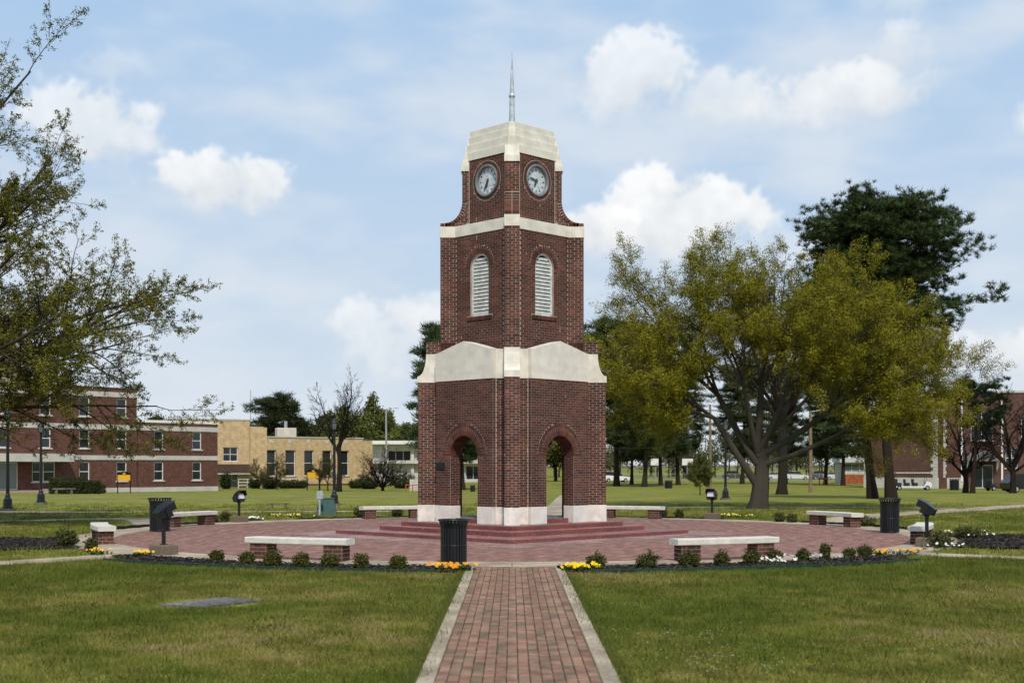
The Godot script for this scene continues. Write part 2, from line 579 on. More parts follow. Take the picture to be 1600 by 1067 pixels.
# plan of a square with half side p whose corners are cut to a width of 2 w
func oct(p: float, w: float) -> PackedVector2Array:
	var t := p - w * sqrt(2.0)
	var out := PackedVector2Array()
	for k in 4:
		var a := PI / 4 + k * PI / 2
		var nn := Vector2(sin(a), cos(a))
		var u := Vector2(cos(a), -sin(a))
		out.push_back(nn * p - u * t)
		out.push_back(nn * p + u * t)
	return out


func arch(half: float, y0: float, spring: float, steps := 16) -> PackedVector2Array:      # from lower right round to lower left
	var out := PackedVector2Array([Vector2(half, y0)])
	for k in steps + 1:
		var a := PI * k / steps
		out.push_back(Vector2(cos(a) * half, spring + sin(a) * half))
	out.push_back(Vector2(-half, y0))
	return out


# two halves of a wall (u from -t to t, y0 to y1) round a hole whose right half outline runs from bottom to top
func holed(b: MB, t: Transform3D, w: float, y0: float, y1: float, hole: PackedVector2Array, z0: float, z1: float) -> void:
	for s in [1.0, -1.0]:
		var poly := PackedVector2Array([Vector2(0, y0), Vector2(s * w, y0), Vector2(s * w, y1), Vector2(0, y1)])
		for k in range(hole.size() - 1, -1, -1):
			poly.push_back(Vector2(s * hole[k].x, hole[k].y))
		b.prism(poly, t, z0, z1)


func clock_tower() -> void:
	rng.seed = 3
	var root := thing("clock_tower", "tall red brick clock tower with cream bands and a pale metal spire", "clock tower", Vector3(0, 0, -D0))
	var eye := Vector3(0, EYE, D0)
	var bricks := []
	var body := MB.new()
	var cream := MB.new()
	var base := 0.35
	var P := 1.80
	var T := 1.10
	var spring := 2.14
	var half := 0.528
	var thick := 0.36
	var back := 0.007
	for k in 4:
		# ---------------- panels
		var a := PI / 4 + k * PI / 2
		var nn := Vector3(sin(a), 0, cos(a))
		var u := Vector3(cos(a), 0, -sin(a))
		var f := Transform3D(Basis(u, Vector3.UP, nn), Vector3.ZERO)
		var outline := PackedVector2Array([Vector2(-T, 4.125), Vector2(-T, base)])
		var door := arch(half, base, spring, 20)
		door.reverse()
		outline.append_array(door)
		outline.append_array([Vector2(T, base), Vector2(T, 4.125)])
		body.prism(outline, f, P - thick, P - back)
		lay(bricks, nn * (P - back), u, nn, 0.803, 4.125, func(_y): return Vector2(-T, T), func(y): return Vector2(-half, half) if y < spring else (Vector2(-sqrt(maxf(0.0, 0.85 * 0.85 - (y - spring) * (y - spring))), sqrt(maxf(0.0, 0.85 * 0.85 - (y - spring) * (y - spring)))) if y < spring + 0.822 else Vector2(9, 9)))
		ring(bricks, nn * (P - back) + Vector3(0, spring, 0), u, nn, half - 0.012, 0.735, 0.0, PI, 0.067, 0.010, thick + 0.004)
		lay(bricks, nn * (P - thick), -u, -nn, 0.47, 3.2, func(_y): return Vector2(-T, T), func(y): return Vector2(-half, half) if y < spring else (Vector2(-sqrt(maxf(0.0, 0.54 - (y - spring) * (y - spring))), sqrt(maxf(0.0, 0.54 - (y - spring) * (y - spring)))) if y < spring + 0.735 else Vector2(9, 9)))
		ring(bricks, nn * (P - back) + Vector3(0, spring, 0), u, nn, 0.738, 0.845, 0.0, PI, 0.075, 0.012)
		for s in [-1.0, 1.0]:
			# jambs of the archway and the outer ends of the panel
			lay(bricks, nn * (P - thick / 2 - 0.004) + u * (s * half), -nn * s, -u * s, 0.803, spring, func(_y): return Vector2(-thick / 2 + 0.002, thick / 2 - 0.004))
			lay(bricks, nn * (P - 0.055) + u * (s * T), -nn * s, u * s, 0.803, 4.125, func(_y): return Vector2(-0.05, 0.05))
			var blk := MB.new()
			blk.rbox(f * mv(s * (half - 0.012 + T + 0.012) / 2, (base + 0.803) / 2, P - thick / 2 + 0.006), Vector3(T - half + 0.024, 0.803 - base, thick + 0.012), 0.008)
			part("base_block", blk, M.base_paint, root)
		# cream panel with a low gable
		var gable := PackedVector2Array([Vector2(-T - 0.01, 4.125), Vector2(T + 0.01, 4.125), Vector2(T + 0.01, 4.885), Vector2(T - 0.13, 4.89)])
		for q in 9:
			var x := (T - 0.13) * (1.0 - q / 4.0)
			gable.push_back(Vector2(x, 4.895 + 0.25 * pow(1.0 - absf(x) / (T - 0.13), 0.92)))
		gable.append_array([Vector2(-T + 0.13, 4.89), Vector2(-T - 0.01, 4.885)])
		var gp := MB.new()
		gp.prism(gable, f, P - thick, P + 0.014)
		part("gable_panel", gp, M.stucco, root)
		# shaft panel with its louvred window
		var sp := 1.23
		var st := 0.934
		var hole := PackedVector2Array([Vector2(0, 5.857), Vector2(0.35, 5.857)])
		for q in 13:
			hole.push_back(Vector2(cos(PI / 2 * q / 12.0) * 0.35, 7.18 + sin(PI / 2 * q / 12.0) * 0.35))
		holed(body, f, st, 4.6, 8.06, hole, 0.98, sp - back)
		lay(bricks, nn * (sp - back), u, nn, 4.84, 8.06, func(_y): return Vector2(-st, st), func(y): return Vector2(9, 9) if y < 5.75 or y > 7.712 else (Vector2(-0.48, 0.48) if y < 5.86 else (Vector2(-0.352, 0.352) if y < 7.18 else Vector2(-sqrt(maxf(0.0, 0.31 - (y - 7.18) * (y - 7.18))), sqrt(maxf(0.0, 0.31 - (y - 7.18) * (y - 7.18)))))))
		ring(bricks, nn * (sp - back) + Vector3(0, 7.18, 0), u, nn, 0.352, 0.552, 0.0, PI, 0.066, 0.010, 0.1)
		for q in 14:
			brick(bricks, nn * (sp - back) + u * (-0.48 + 0.96 * (q + 0.5) / 14.0) + Vector3(0, 5.805, 0), u, nn, 0.058, 0.098, 0.035, 0.012)
		louvre_window(root, f * mv(0, 0, sp - 0.11))
		# upper band, clock wall
		var bd := MB.new()
		bd.rbox(f * mv(0, 8.2085, sp - 0.19), Vector3(st * 2 + 0.012, 0.297, 0.41), 0.006)
		part("stone_band", bd, M.stucco, root)
		var cp := 0.965
		var ct := 0.675
		var yc := 9.506
		var round := PackedVector2Array()
		for q in 21:
			round.push_back(Vector2(sin(PI * q / 20.0) * 0.43, yc - cos(PI * q / 20.0) * 0.43))
		holed(body, f, ct, 8.357, 10.14, round, 0.74, cp - back)
		lay(bricks, nn * (cp - back), u, nn, 8.357, 10.14, func(_y): return Vector2(-ct, ct), func(y): return Vector2(-sqrt(0.283 - (y - yc) * (y - yc)), sqrt(0.283 - (y - yc) * (y - yc))) if absf(y - yc) < 0.505 else Vector2(9, 9))
		ring(bricks, nn * (cp - back) + Vector3(0, yc, 0), u, nn, 0.432, 0.524, 0.0, TAU, 0.069, 0.009, 0.1)
		var torus := MB.new()
		for q in 64:
			var w0 := TAU * q / 64.0
			var w1 := TAU * (q + 1) / 64.0
			torus.quad(f * Vector3(cos(w0) * 0.526, yc + sin(w0) * 0.526, cp + 0.0015), f * Vector3(cos(w0) * 0.537, yc + sin(w0) * 0.537, cp + 0.0015), f * Vector3(cos(w1) * 0.537, yc + sin(w1) * 0.537, cp + 0.0015), f * Vector3(cos(w1) * 0.526, yc + sin(w1) * 0.526, cp + 0.0015))
		part("mortar_ring", torus, M.caulk, root)
		clock(root, f * mv(0, yc, cp), [6.78, 47.0] if k == 0 else [6.58, 35.0])

		# ---------------- corner piers
		var b := k * PI / 2
		var rr := Vector3(sin(b), 0, cos(b))
		var ru := Vector3(cos(b), 0, -sin(b))
		var g := Transform3D(Basis(ru, Vector3.UP, rr), Vector3.ZERO)
		var pw := 0.1925
		body.box(g * mv(0, (base + 4.125) / 2, (1.45 + 1.976 - back) / 2), Vector3(0.838, 4.125 - base, 0.526 - back))
		body.box(g * mv(0, (base + 4.125) / 2, (1.9 + 2.556 - back) / 2), Vector3(2 * pw - 2 * back, 4.125 - base, 0.656 - back))
		lay(bricks, rr * (1.976 - back), ru, rr, 0.803, 4.125, func(_y): return Vector2(-0.415, 0.415), func(_y): return Vector2(-pw, pw))
		lay(bricks, rr * (2.556 - back), ru, rr, 0.803, 4.125, func(_y): return Vector2(-pw, pw))
		lay(bricks, rr * 1.45, -ru, -rr, 0.47, 3.2, func(_y): return Vector2(-0.415, 0.415))
		for s in [-1.0, 1.0]:
			lay(bricks, ru * (s * 0.419), -rr * s, ru * s, 0.47, 3.2, func(_y): return Vector2(-1.75, -1.453) if s > 0 else Vector2(1.453, 1.75))
			lay(bricks, ru * (s * (pw - back)), -rr * s, ru * s, 0.803, 4.125, func(_y): return Vector2(-2.553, -1.98) if s > 0 else Vector2(1.98, 2.553), null, 1)
			var cl := MB.new()
			cl.box(g * mv(s * 0.416, (0.803 + 4.125) / 2, 1.979), Vector3(0.018, 3.32, 0.014))
			part("caulk_joint", cl, M.caulk, root)
			var cq := MB.new()
			cq.box(g * mv(s * 0.203, (8.36 + 10.1) / 2, 1.165), Vector3(0.016, 1.74, 0.016))
			part("caulk_joint", cq, M.caulk, root)
		var pb := MB.new()
		pb.rbox(g * mv(0, (base + 0.803) / 2, 2.2), Vector3(0.41, 0.803 - base, 0.74), 0.008)
		part("base_block", pb, M.base_paint, root)
		pb = MB.new()
		pb.rbox(g * mv(0, (base + 0.803) / 2 - 0.002, 1.715), Vector3(0.862, 0.803 - base - 0.004, 0.55), 0.008)
		part("base_block", pb, M.base_paint, root)
		# cream cove on the pier, cream corner behind it
		var cove := PackedVector2Array([Vector2(1.7, 4.125), Vector2(2.57, 4.125), Vector2(2.57, 4.292)])
		for q in 9:
			var w := PI / 2 * q / 8.0
			cove.push_back(Vector2(2.335 + 0.222 * (1.0 - sin(w)), 4.296 + 0.60 * (1.0 - cos(w))))
		cove.push_back(Vector2(1.7, 4.896))
		var cv := MB.new()
		var side := Transform3D(Basis(rr, Vector3.UP, -ru), Vector3.ZERO)
		cv.prism(cove, side, -0.2, 0.2)
		part("cove_block", cv, M.stucco, root)
		cv = MB.new()
		cv.box(g * mv(0, 4.505, 1.6), Vector3(0.862, 0.76, 0.78))
		part("corner_panel", cv, M.stucco, root)
		# brick block on top of the cove, then the pier of the shaft
		body.box(g * mv(0, 5.06, 1.8), Vector3(2 * pw - 2 * back, 0.32, 2 * (2.337 - 1.8) - 2 * back))
		lay(bricks, rr * (2.337 - back), ru, rr, 4.898, 5.225, func(_y): return Vector2(-pw, pw))
		body.box(g * mv(0, 6.5, 1.43), Vector3(2 * pw - 2 * back, 3.12, 1.04 - 2 * back))
		lay(bricks, rr * (1.95 - back), ru, rr, 5.225, 8.06, func(_y): return Vector2(-pw, pw))
		for s in [-1.0, 1.0]:
			lay(bricks, ru * (s * (pw - back)), -rr * s, ru * s, 4.898, 5.225, func(_y): return Vector2(-2.334, -1.4) if s > 0 else Vector2(1.4, 2.334))
			lay(bricks, ru * (s * (pw - back)), -rr * s, ru * s, 5.225, 8.06, func(_y): return Vector2(-1.947, -1.4) if s > 0 else Vector2(1.4, 1.947), null, 1)
		var pband := MB.new()
		pband.rbox(g * mv(0, 8.2085, 1.4835), Vector3(0.405, 0.299, 0.963), 0.006)
		part("stone_band", pband, M.stucco, root)
		# flared pier of the clock storey
		var curve := PackedVector2Array([Vector2(1.95, 8.357), Vector2(1.95, 8.455)])
		for q in 11:
			var w := PI / 2 * q / 10.0
			curve.push_back(Vector2(1.353 + 0.46 * (1.0 - sin(w)), 8.465 + 0.6 * (1.0 - cos(w))))
		curve.push_back(Vector2(1.353, 9.9))
		var flare := curve.duplicate()
		flare.append_array([Vector2(0.8, 9.9), Vector2(0.8, 8.357)])
		for q in flare.size():
			flare[q].x -= back if flare[q].x > 1.0 else 0.0
			flare[q].y -= back if flare[q].x > 1.0 and q > 0 and q < 12 else 0.0
		body.prism(flare, side, -pw + back, pw - back)
		lay(bricks, rr * (1.353 - back), ru, rr, 9.08, 9.87, func(_y): return Vector2(-pw, pw))
		lay(bricks, rr * (1.95 - back), ru, rr, 8.36, 8.455, func(_y): return Vector2(-pw, pw))
		var reach := func(y: float) -> float:
			var w := acos(clampf(1.0 - (y - 8.465) / 0.6, -1.0, 1.0)) if y > 8.465 else 0.0
			return (1.353 + 0.46 * (1.0 - sin(w)) if y < 9.065 else 1.353) - (0.11 if y < 9.05 else 0.003)
		for s in [-1.0, 1.0]:
			lay(bricks, ru * (s * (pw - back)), -rr * s, ru * s, 8.46, 9.87, func(y): return Vector2(-reach.call(y), -1.15) if s > 0 else Vector2(1.15, reach.call(y)))
			for q in 7:
				brick(bricks, ru * (s * (pw - back)) + rr * (1.24 + 0.69 * (q + 0.5) / 7.0) + Vector3(0, 8.405, 0), -rr * s, ru * s, 0.088, 0.088)
			for q in 13:      # headers that follow the curve
				var w := PI / 2 * (q + 0.5) / 13.0
				var on := rr * (1.353 + 0.46 * (1.0 - sin(w))) + Vector3(0, 8.465 + 0.6 * (1.0 - cos(w)), 0)
				var out := (rr * sin(w) * 1.3 + Vector3.UP * cos(w)).normalized()
				brick(bricks, on - out * 0.055 + ru * (s * (pw - back)), out, ru * s, 0.10, 0.052)
		for q in 13:
			var w := PI / 2 * (q + 0.5) / 13.0
			var on := rr * (1.353 + 0.46 * (1.0 - sin(w))) + Vector3(0, 8.465 + 0.6 * (1.0 - cos(w)), 0)
			var out := (rr * sin(w) * 1.3 + Vector3.UP * cos(w)).normalized()
			for s in [-0.5, 0.5]:
				brick(bricks, on - out * back + ru * (s * pw), ru, out, pw - JOINT, 0.056)
		# cream cap of the pier and the rib above it
		var cap := MB.new()
		cap.taper(g, 0.205, 0.8, 1.385, 9.868, 0.205, 0.8, 1.378, 10.035)
		cap.taper(g, 0.197, 0.8, 1.368, 10.035, 0.190, 0.8, 1.300, 10.31)
		part("pier_cap", cap, M.stucco, root)
		cap = MB.new()
		cap.taper(g, 0.112, 0.7, 1.268, 10.30, 0.100, 0.7, 1.262, 10.575)
		cap.taper(g, 0.096, 0.7, 1.212, 10.575, 0.084, 0.7, 1.206, 10.785)
		cap.taper(g, 0.080, 0.7, 1.172, 10.785, 0.068, 0.7, 1.166, 10.965)
		part("cap_rib", cap, M.stucco, root)
	# closed ceiling over the archways, ledge behind the gables, solid cores
	body.slab(oct(1.42, 0.2), 3.2, 3.3)
	body.slab(oct(1.4, 0.2), 4.70, 4.80)
	body.slab(oct(1.15, 0.25), 8.28, 8.355)
	body.slab(oct(0.72, 0.1), 4.80, 8.28)
	body.slab(oct(0.75, 0.1), 8.36, 10.2)
	part("mortar_core", body, M.mortar, root)
	var smears := MB.new()
	for k in 240:
		var e: Array = bricks[rng.randi() % bricks.size()]
		if e[4] > 0.06 or e[0].y < 0.9 or noise.get_noise_3dv(e[0] * 160.0) < 0.05:
			continue
		var tall := rng.randf_range(0.05, 0.075) * (2.0 if rng.randf() < 0.2 else 1.0)
		smears.box(Transform3D(Basis(e[1], Vector3.UP, e[1].cross(Vector3.UP)), e[0] + e[1] * (e[3] / 2 + JOINT / 2) + e[2] * 0.006), Vector3(rng.randf_range(0.012, 0.02), tall, 0.006))
	part("mortar_smears", smears, M.caulk, root).set_meta("kind", "stuff")
	emit(bricks, root, eye, 300)
	var y := 10.14
	for tier in [[0.985, 0.19, 10.345], [0.948, 0.10, 10.565], [0.902, 0.09, 10.775], [0.864, 0.075, 10.955]]:
		var tb := MB.new()
		tb.slab(oct(tier[0], tier[1]), y, tier[2])
		part("cap_tier", tb, M.stucco, root)
		y = tier[2]
	var rf := MB.new()
	var corners := oct(0.83, 0.05)
	for q in 8:
		var p0 := corners[q]
		var p1 := corners[(q + 1) % 8]
		rf.face([Vector3(p0.x, 10.955, p0.y), Vector3(p1.x, 10.955, p1.y), Vector3(0, 11.29, 0)], Vector3(0, 10, 0))
	var roof := part("roof", rf, M.spire_metal, root)
	var sp2 := MB.new()
	sp2.lathe(PackedVector2Array([Vector2(0.088, 11.2), Vector2(0.066, 11.9), Vector2(0.05, 11.91)]), 8, Transform3D.IDENTITY)
	sp2.lathe(PackedVector2Array([Vector2(0.066, 12.0), Vector2(0.006, 13.17), Vector2(0.0, 13.175)]), 8, Transform3D.IDENTITY)
	var spire := part("spire", sp2, M.spire_metal, root)
	var ball := MB.new()
	var pr := PackedVector2Array()
	for q in 11:
		var w := PI * q / 10.0 - PI / 2
		pr.push_back(Vector2(cos(w) * 0.092, 11.965 + sin(w) * 0.08))
	ball.lathe(pr, 16, Transform3D.IDENTITY)
	part("ball", ball, M.spire_metal, spire)
	# bronze plaque beside the left archway
	var pl := MB.new()
	var lf := Transform3D(Basis(Vector3(cos(-PI / 4), 0, sin(PI / 4)), Vector3.UP, Vector3(-sin(PI / 4), 0, cos(PI / 4))), Vector3.ZERO)
	pl.rbox(lf * mv(-0.93, 1.86, P + 0.012), Vector3(0.36, 0.20, 0.024), 0.006)
	pl.rbox(lf * mv(-0.93, 1.86, P + 0.026), Vector3(0.31, 0.15, 0.006), 0.002)
	part("plaque", pl, M.bronze, root)


func louvre_window(root: Node3D, f: Transform3D) -> void:
	var b := MB.new()
	var outer := arch(0.349, 5.858, 7.18, 20)
	var inner := arch(0.296, 5.908, 7.18, 20)
	var m := outer.size()
	for k in m - 1:
		for z in [0.055, -0.02]:
			b.face([f * Vector3(outer[k].x, outer[k].y, z), f * Vector3(outer[k + 1].x, outer[k + 1].y, z), f * Vector3(inner[k + 1].x, inner[k + 1].y, z), f * Vector3(inner[k].x, inner[k].y, z)], f * Vector3(0, 6.6, 0.017))
		b.face([f * Vector3(inner[k].x, inner[k].y, -0.02), f * Vector3(inner[k + 1].x, inner[k + 1].y, -0.02), f * Vector3(inner[k + 1].x, inner[k + 1].y, 0.055), f * Vector3(inner[k].x, inner[k].y, 0.055)], f * Vector3(0, 20, 0))
	b.box(f * mv(0, 5.883, 0.0175), Vector3(0.69, 0.05, 0.075))
	var frame := part("louvre_window", b, M.louvre, root)
	for k in 17:
		var y := 5.945 + k * 0.0955
		var w := 0.294 if y < 7.18 else sqrt(maxf(0.0, 0.294 * 0.294 - (y + 0.03 - 7.18) * (y + 0.03 - 7.18)))
		if w < 0.05:
			continue
		var s := MB.new()
		s.box(f * mv(0, y, 0.0) * Transform3D(Basis(Vector3.RIGHT, -0.62), Vector3.ZERO), Vector3(w * 2, 0.010, 0.105))
		s.box(f * mv(0, y - 0.004, 0.044), Vector3(w * 2, 0.052, 0.008))
		part("slat", s, M.louvre, frame)


func clock(root: Node3D, f: Transform3D, time: Array) -> void:
	var up := f * Transform3D(Basis(Vector3.RIGHT, PI / 2), Vector3.ZERO)      # y of the turned profile points outwards
	var b := MB.new()
	b.lathe(PackedVector2Array([Vector2(0.43, -0.10), Vector2(0.43, 0.02), Vector2(0.415, 0.032), Vector2(0.385, 0.030), Vector2(0.362, 0.010), Vector2(0.352, -0.055)]), 48, up)
	var dial := part("clock", b, M.clock_rim, root)
	b = MB.new()
	b.lathe(PackedVector2Array([Vector2(0.356, -0.056), Vector2(0.0, -0.055)]), 48, up)
	part("dial", b, M.clock_face, dial)
	for k in 12:
		var a := TAU * k / 12.0
		b = MB.new()
		b.box(f * Transform3D(Basis(Vector3.BACK, -a), Vector3.ZERO) * mv(0, 0.285, -0.050), Vector3(0.024, 0.062, 0.006))
		part("hour_mark", b, M.clock_black, dial)
	for hand in [[time[0] / 12.0, 0.185, 0.030, -0.040, "hour_hand"], [time[1] / 60.0, 0.27, 0.022, -0.032, "minute_hand"]]:
		var t := f * Transform3D(Basis(Vector3.BACK, -TAU * hand[0]), Vector3.ZERO)
		b = MB.new()
		var l: float = hand[1]
		var w: float = hand[2]
		b.prism(PackedVector2Array([Vector2(-w * 0.7, -0.06), Vector2(w * 0.7, -0.06), Vector2(w, l * 0.6), Vector2(w * 0.35, l), Vector2(-w * 0.35, l), Vector2(-w, l * 0.6)]), t, hand[3], hand[3] + 0.006)
		part(hand[4], b, M.clock_black, dial)
	b = MB.new()
	b.lathe(PackedVector2Array([Vector2(0.03, -0.05), Vector2(0.03, -0.022), Vector2(0.0, -0.02)]), 16, up)
	part("hub", b, M.clock_black, dial)


func stepped_base() -> void:
	var root := thing("tower_steps", "square red painted concrete steps under the clock tower", "steps", Vector3(0, 0, -D0))
	var low := 0.016
	var high := 0.117
	for s in [[4.82, "step"], [3.62, "step"], [3.03, "step"]]:
		var r: float = s[0]
		var b := MB.new()
		# square on its corner with a chamfered upper edge
		var e := 0.012
		var q := [Vector3(0, 0, r), Vector3(r, 0, 0), Vector3(0, 0, -r), Vector3(-r, 0, 0)]
		for k in 4:
			var p0: Vector3 = q[k]
			var p1: Vector3 = q[(k + 1) % 4]
			var s0 := p0 * (1.0 - e * 1.4 / r)
			var s1 := p1 * (1.0 - e * 1.4 / r)
			b.quad(p0 + Vector3(0, low, 0), p1 + Vector3(0, low, 0), p1 + Vector3(0, high - e, 0), p0 + Vector3(0, high - e, 0))
			b.quad(p0 + Vector3(0, high - e, 0), p1 + Vector3(0, high - e, 0), s1 + Vector3(0, high, 0), s0 + Vector3(0, high, 0))
		var w := 1.0 - e * 1.4 / r
		var riser := part("step", b, M.red_step, root)
		var tr := MB.new()
		tr.quad(q[0] * w + Vector3(0, high, 0), q[1] * w + Vector3(0, high, 0), q[2] * w + Vector3(0, high, 0), q[3] * w + Vector3(0, high, 0))
		part("tread", tr, M.worn_red, riser)
		low = high
		high += 0.1165
	var b := MB.new()
	b.slab(oct(1.62, 0.46), 0.35, 0.468)
	part("step", b, M.red_step, root)
	b = MB.new()
	b.slab(oct(1.60, 0.46), 0.468, 0.474)
	part("landing", b, M.inner_floor, root)


# ---------------------------------------------------------------- ground, walks and plaza
const PATH_X := 0.055
const RING_IN := 10.45
const RING_OUT := 11.6
const BED_OUT := 12.9
# concrete walks: list of [half width, x0, d0, x1, d1, ...]
var walks := [[0.55, -8.0, 26.9, -9.8, 24.7, -13.5, 21.8, -19.0, 18.6], [0.5, 8.3, 27.6, 10.4, 25.9, 14.0, 24.6, 21.0, 23.4],
	[0.65, -11.2, 40.6, -13.4, 45.2, -17.5, 43.2, -24.0, 42.0], [0.75, -17.6, 51.5, -25.0, 52.5, -34.0, 51.0], [0.5, -5.0, 52.5, -13.0, 52.0, -17.6, 51.5],
	[0.85, 10.5, 41.5, 13.0, 47.5, 18.0, 53.0, 26.0, 62.0, 42.0, 74.0], [0.55, 4.0, 57.5, 14.0, 57.8, 19.5, 55.5], [0.8, 1.2, 46.5, 2.6, 62.0, 4.5, 95.0], [0.6, -34.0, 74.0, -22.0, 78.0, -2.0, 86.0]]
# planting beds outside the ring: [x, depth, half width, half depth]
var beds := [[-12.6, 30.6, 3.6, 2.6], [12.6, 31.6, 3.4, 3.2]]


func phi(x: float, d: float) -> float:      # angle about the tower's axis, 0 towards the camera, degrees
	return rad_to_deg(atan2(x, D0 - d))


func in_bed(x: float, d: float) -> bool:
	var r := Vector2(x, d - D0).length()
	var w := absf(phi(x, d))
	if r > RING_OUT - 0.02 and r < BED_OUT + (0.0 if w < 34.0 else -0.10 * (w - 34.0)) and w > 4.2 and w < 43.0:
		return true
	if r > RING_OUT - 0.02 and r < RING_OUT + 0.85 and ((w > 100.0 and w < 128.0) or (w > 142.0 and w < 174.0)):
		return true
	for b in beds:
		var e := Vector2((x - b[0]) / b[2], (d - b[1]) / b[3])
		if r > RING_OUT - 0.02 and e.length() + 0.10 * noise.get_noise_2d(x * 90, d * 90) < 1.0:
			return true
	return false


func near_walk(x: float, d: float, more: float) -> bool:
	var p := Vector2(x, d)
	for w in walks:
		for k in range(1, w.size() - 3, 2):
			var a := Vector2(w[k], w[k + 1])
			var b := Vector2(w[k + 2], w[k + 3])
			if Geometry2D.get_closest_point_to_segment(p, a, b).distance_to(p) < w[0] + more:
				return true
	return false


func on_lawn(x: float, d: float) -> bool:
	if absf(x - PATH_X) < 0.885 and d < D0 - RING_IN:
		return false
	if Vector2(x, d - D0).length() < RING_OUT or in_bed(x, d) or near_walk(x, d, 0.01):
		return false
	if absf(x + 4.1) < 0.74 - absf(d - 17.55) * 0.3 and absf(d - 17.55) < 0.62:
		return false
	return true


func ground() -> void:
	var b := MB.new()
	var rows := [-40.0, 0.0, 30.0, 60.0, 65.0]
	for k in 16:
		rows.append(65.0 + 75.0 * (k + 1) / 16.0)
	rows.append_array([200.0, 300.0, 500.0, 900.0, 1500.0])
	for k in rows.size() - 1:
		var a: float = rows[k]
		var z: float = rows[k + 1]
		b.quad(Vector3(-900, gy(a), -a), Vector3(900, gy(a), -a), Vector3(900, gy(z), -z), Vector3(-900, gy(z), -z))
	single("lawn_ground", b, M.lawn, "wide mown lawn in patchy green and straw tones", "lawn", "", "structure")
	# walks
	var wb := MB.new()
	for w in walks:
		var half: float = w[0]
		var pts := []
		for k in range(1, w.size(), 2):
			pts.append(Vector2(w[k], w[k + 1]))
		var fine := []
		for k in pts.size() - 1:
			var p0: Vector2 = pts[maxi(k - 1, 0)]
			var p3: Vector2 = pts[mini(k + 2, pts.size() - 1)]
			for j in 8:
				fine.append(pts[k].cubic_interpolate(pts[k + 1], p0, p3, j / 8.0))
		fine.append(pts[-1])
		for k in fine.size() - 1:
			var t0: Vector2 = (fine[mini(k + 1, fine.size() - 1)] - fine[maxi(k - 1, 0)]).normalized().orthogonal() * half
			var t1: Vector2 = (fine[mini(k + 2, fine.size() - 1)] - fine[k]).normalized().orthogonal() * half
			var q := []
			for p in [fine[k] - t0, fine[k] + t0, fine[k + 1] + t1, fine[k + 1] - t1]:
				q.append(Vector3(p.x, gy(p.y) + 0.012, -p.y))
			wb.face(q, Vector3(q[0].x, -50, q[0].z))
	single("concrete_walk", wb, M.concrete, "pale concrete walks leading off across the lawn", "walk", "", "structure")
	# concrete pad in the lawn
	var pad := MB.new()
	pad.prism(PackedVector2Array([Vector2(-4.72, 17.25), Vector2(-4.05, 18.2), Vector2(-3.42, 17.8), Vector2(-4.1, 16.95)]), Transform3D(Basis(Vector3.RIGHT, -PI / 2), Vector3.ZERO), -0.05, 0.03)
	single("concrete_pad", pad, M.old_concrete, "flat weathered concrete slab set in the front lawn", "slab", "", "structure")


func annulus(b: MB, r0: float, r1: float, y: float, a0 := 0.0, a1 := TAU, steps := 120, drop := 0.0) -> void:
	for k in steps:
		var u := a0 + (a1 - a0) * k / steps
		var w := a0 + (a1 - a0) * (k + 1) / steps
		var p := func(a: float, r: float, yy: float) -> Vector3: return Vector3(sin(a) * r, yy, cos(a) * r)
		b.quad(p.call(u, r1, y), p.call(w, r1, y), p.call(w, r0, y), p.call(u, r0, y))
		if drop > 0.0:
			b.quad(p.call(u, r1, y - drop), p.call(w, r1, y - drop), p.call(w, r1, y), p.call(u, r1, y))


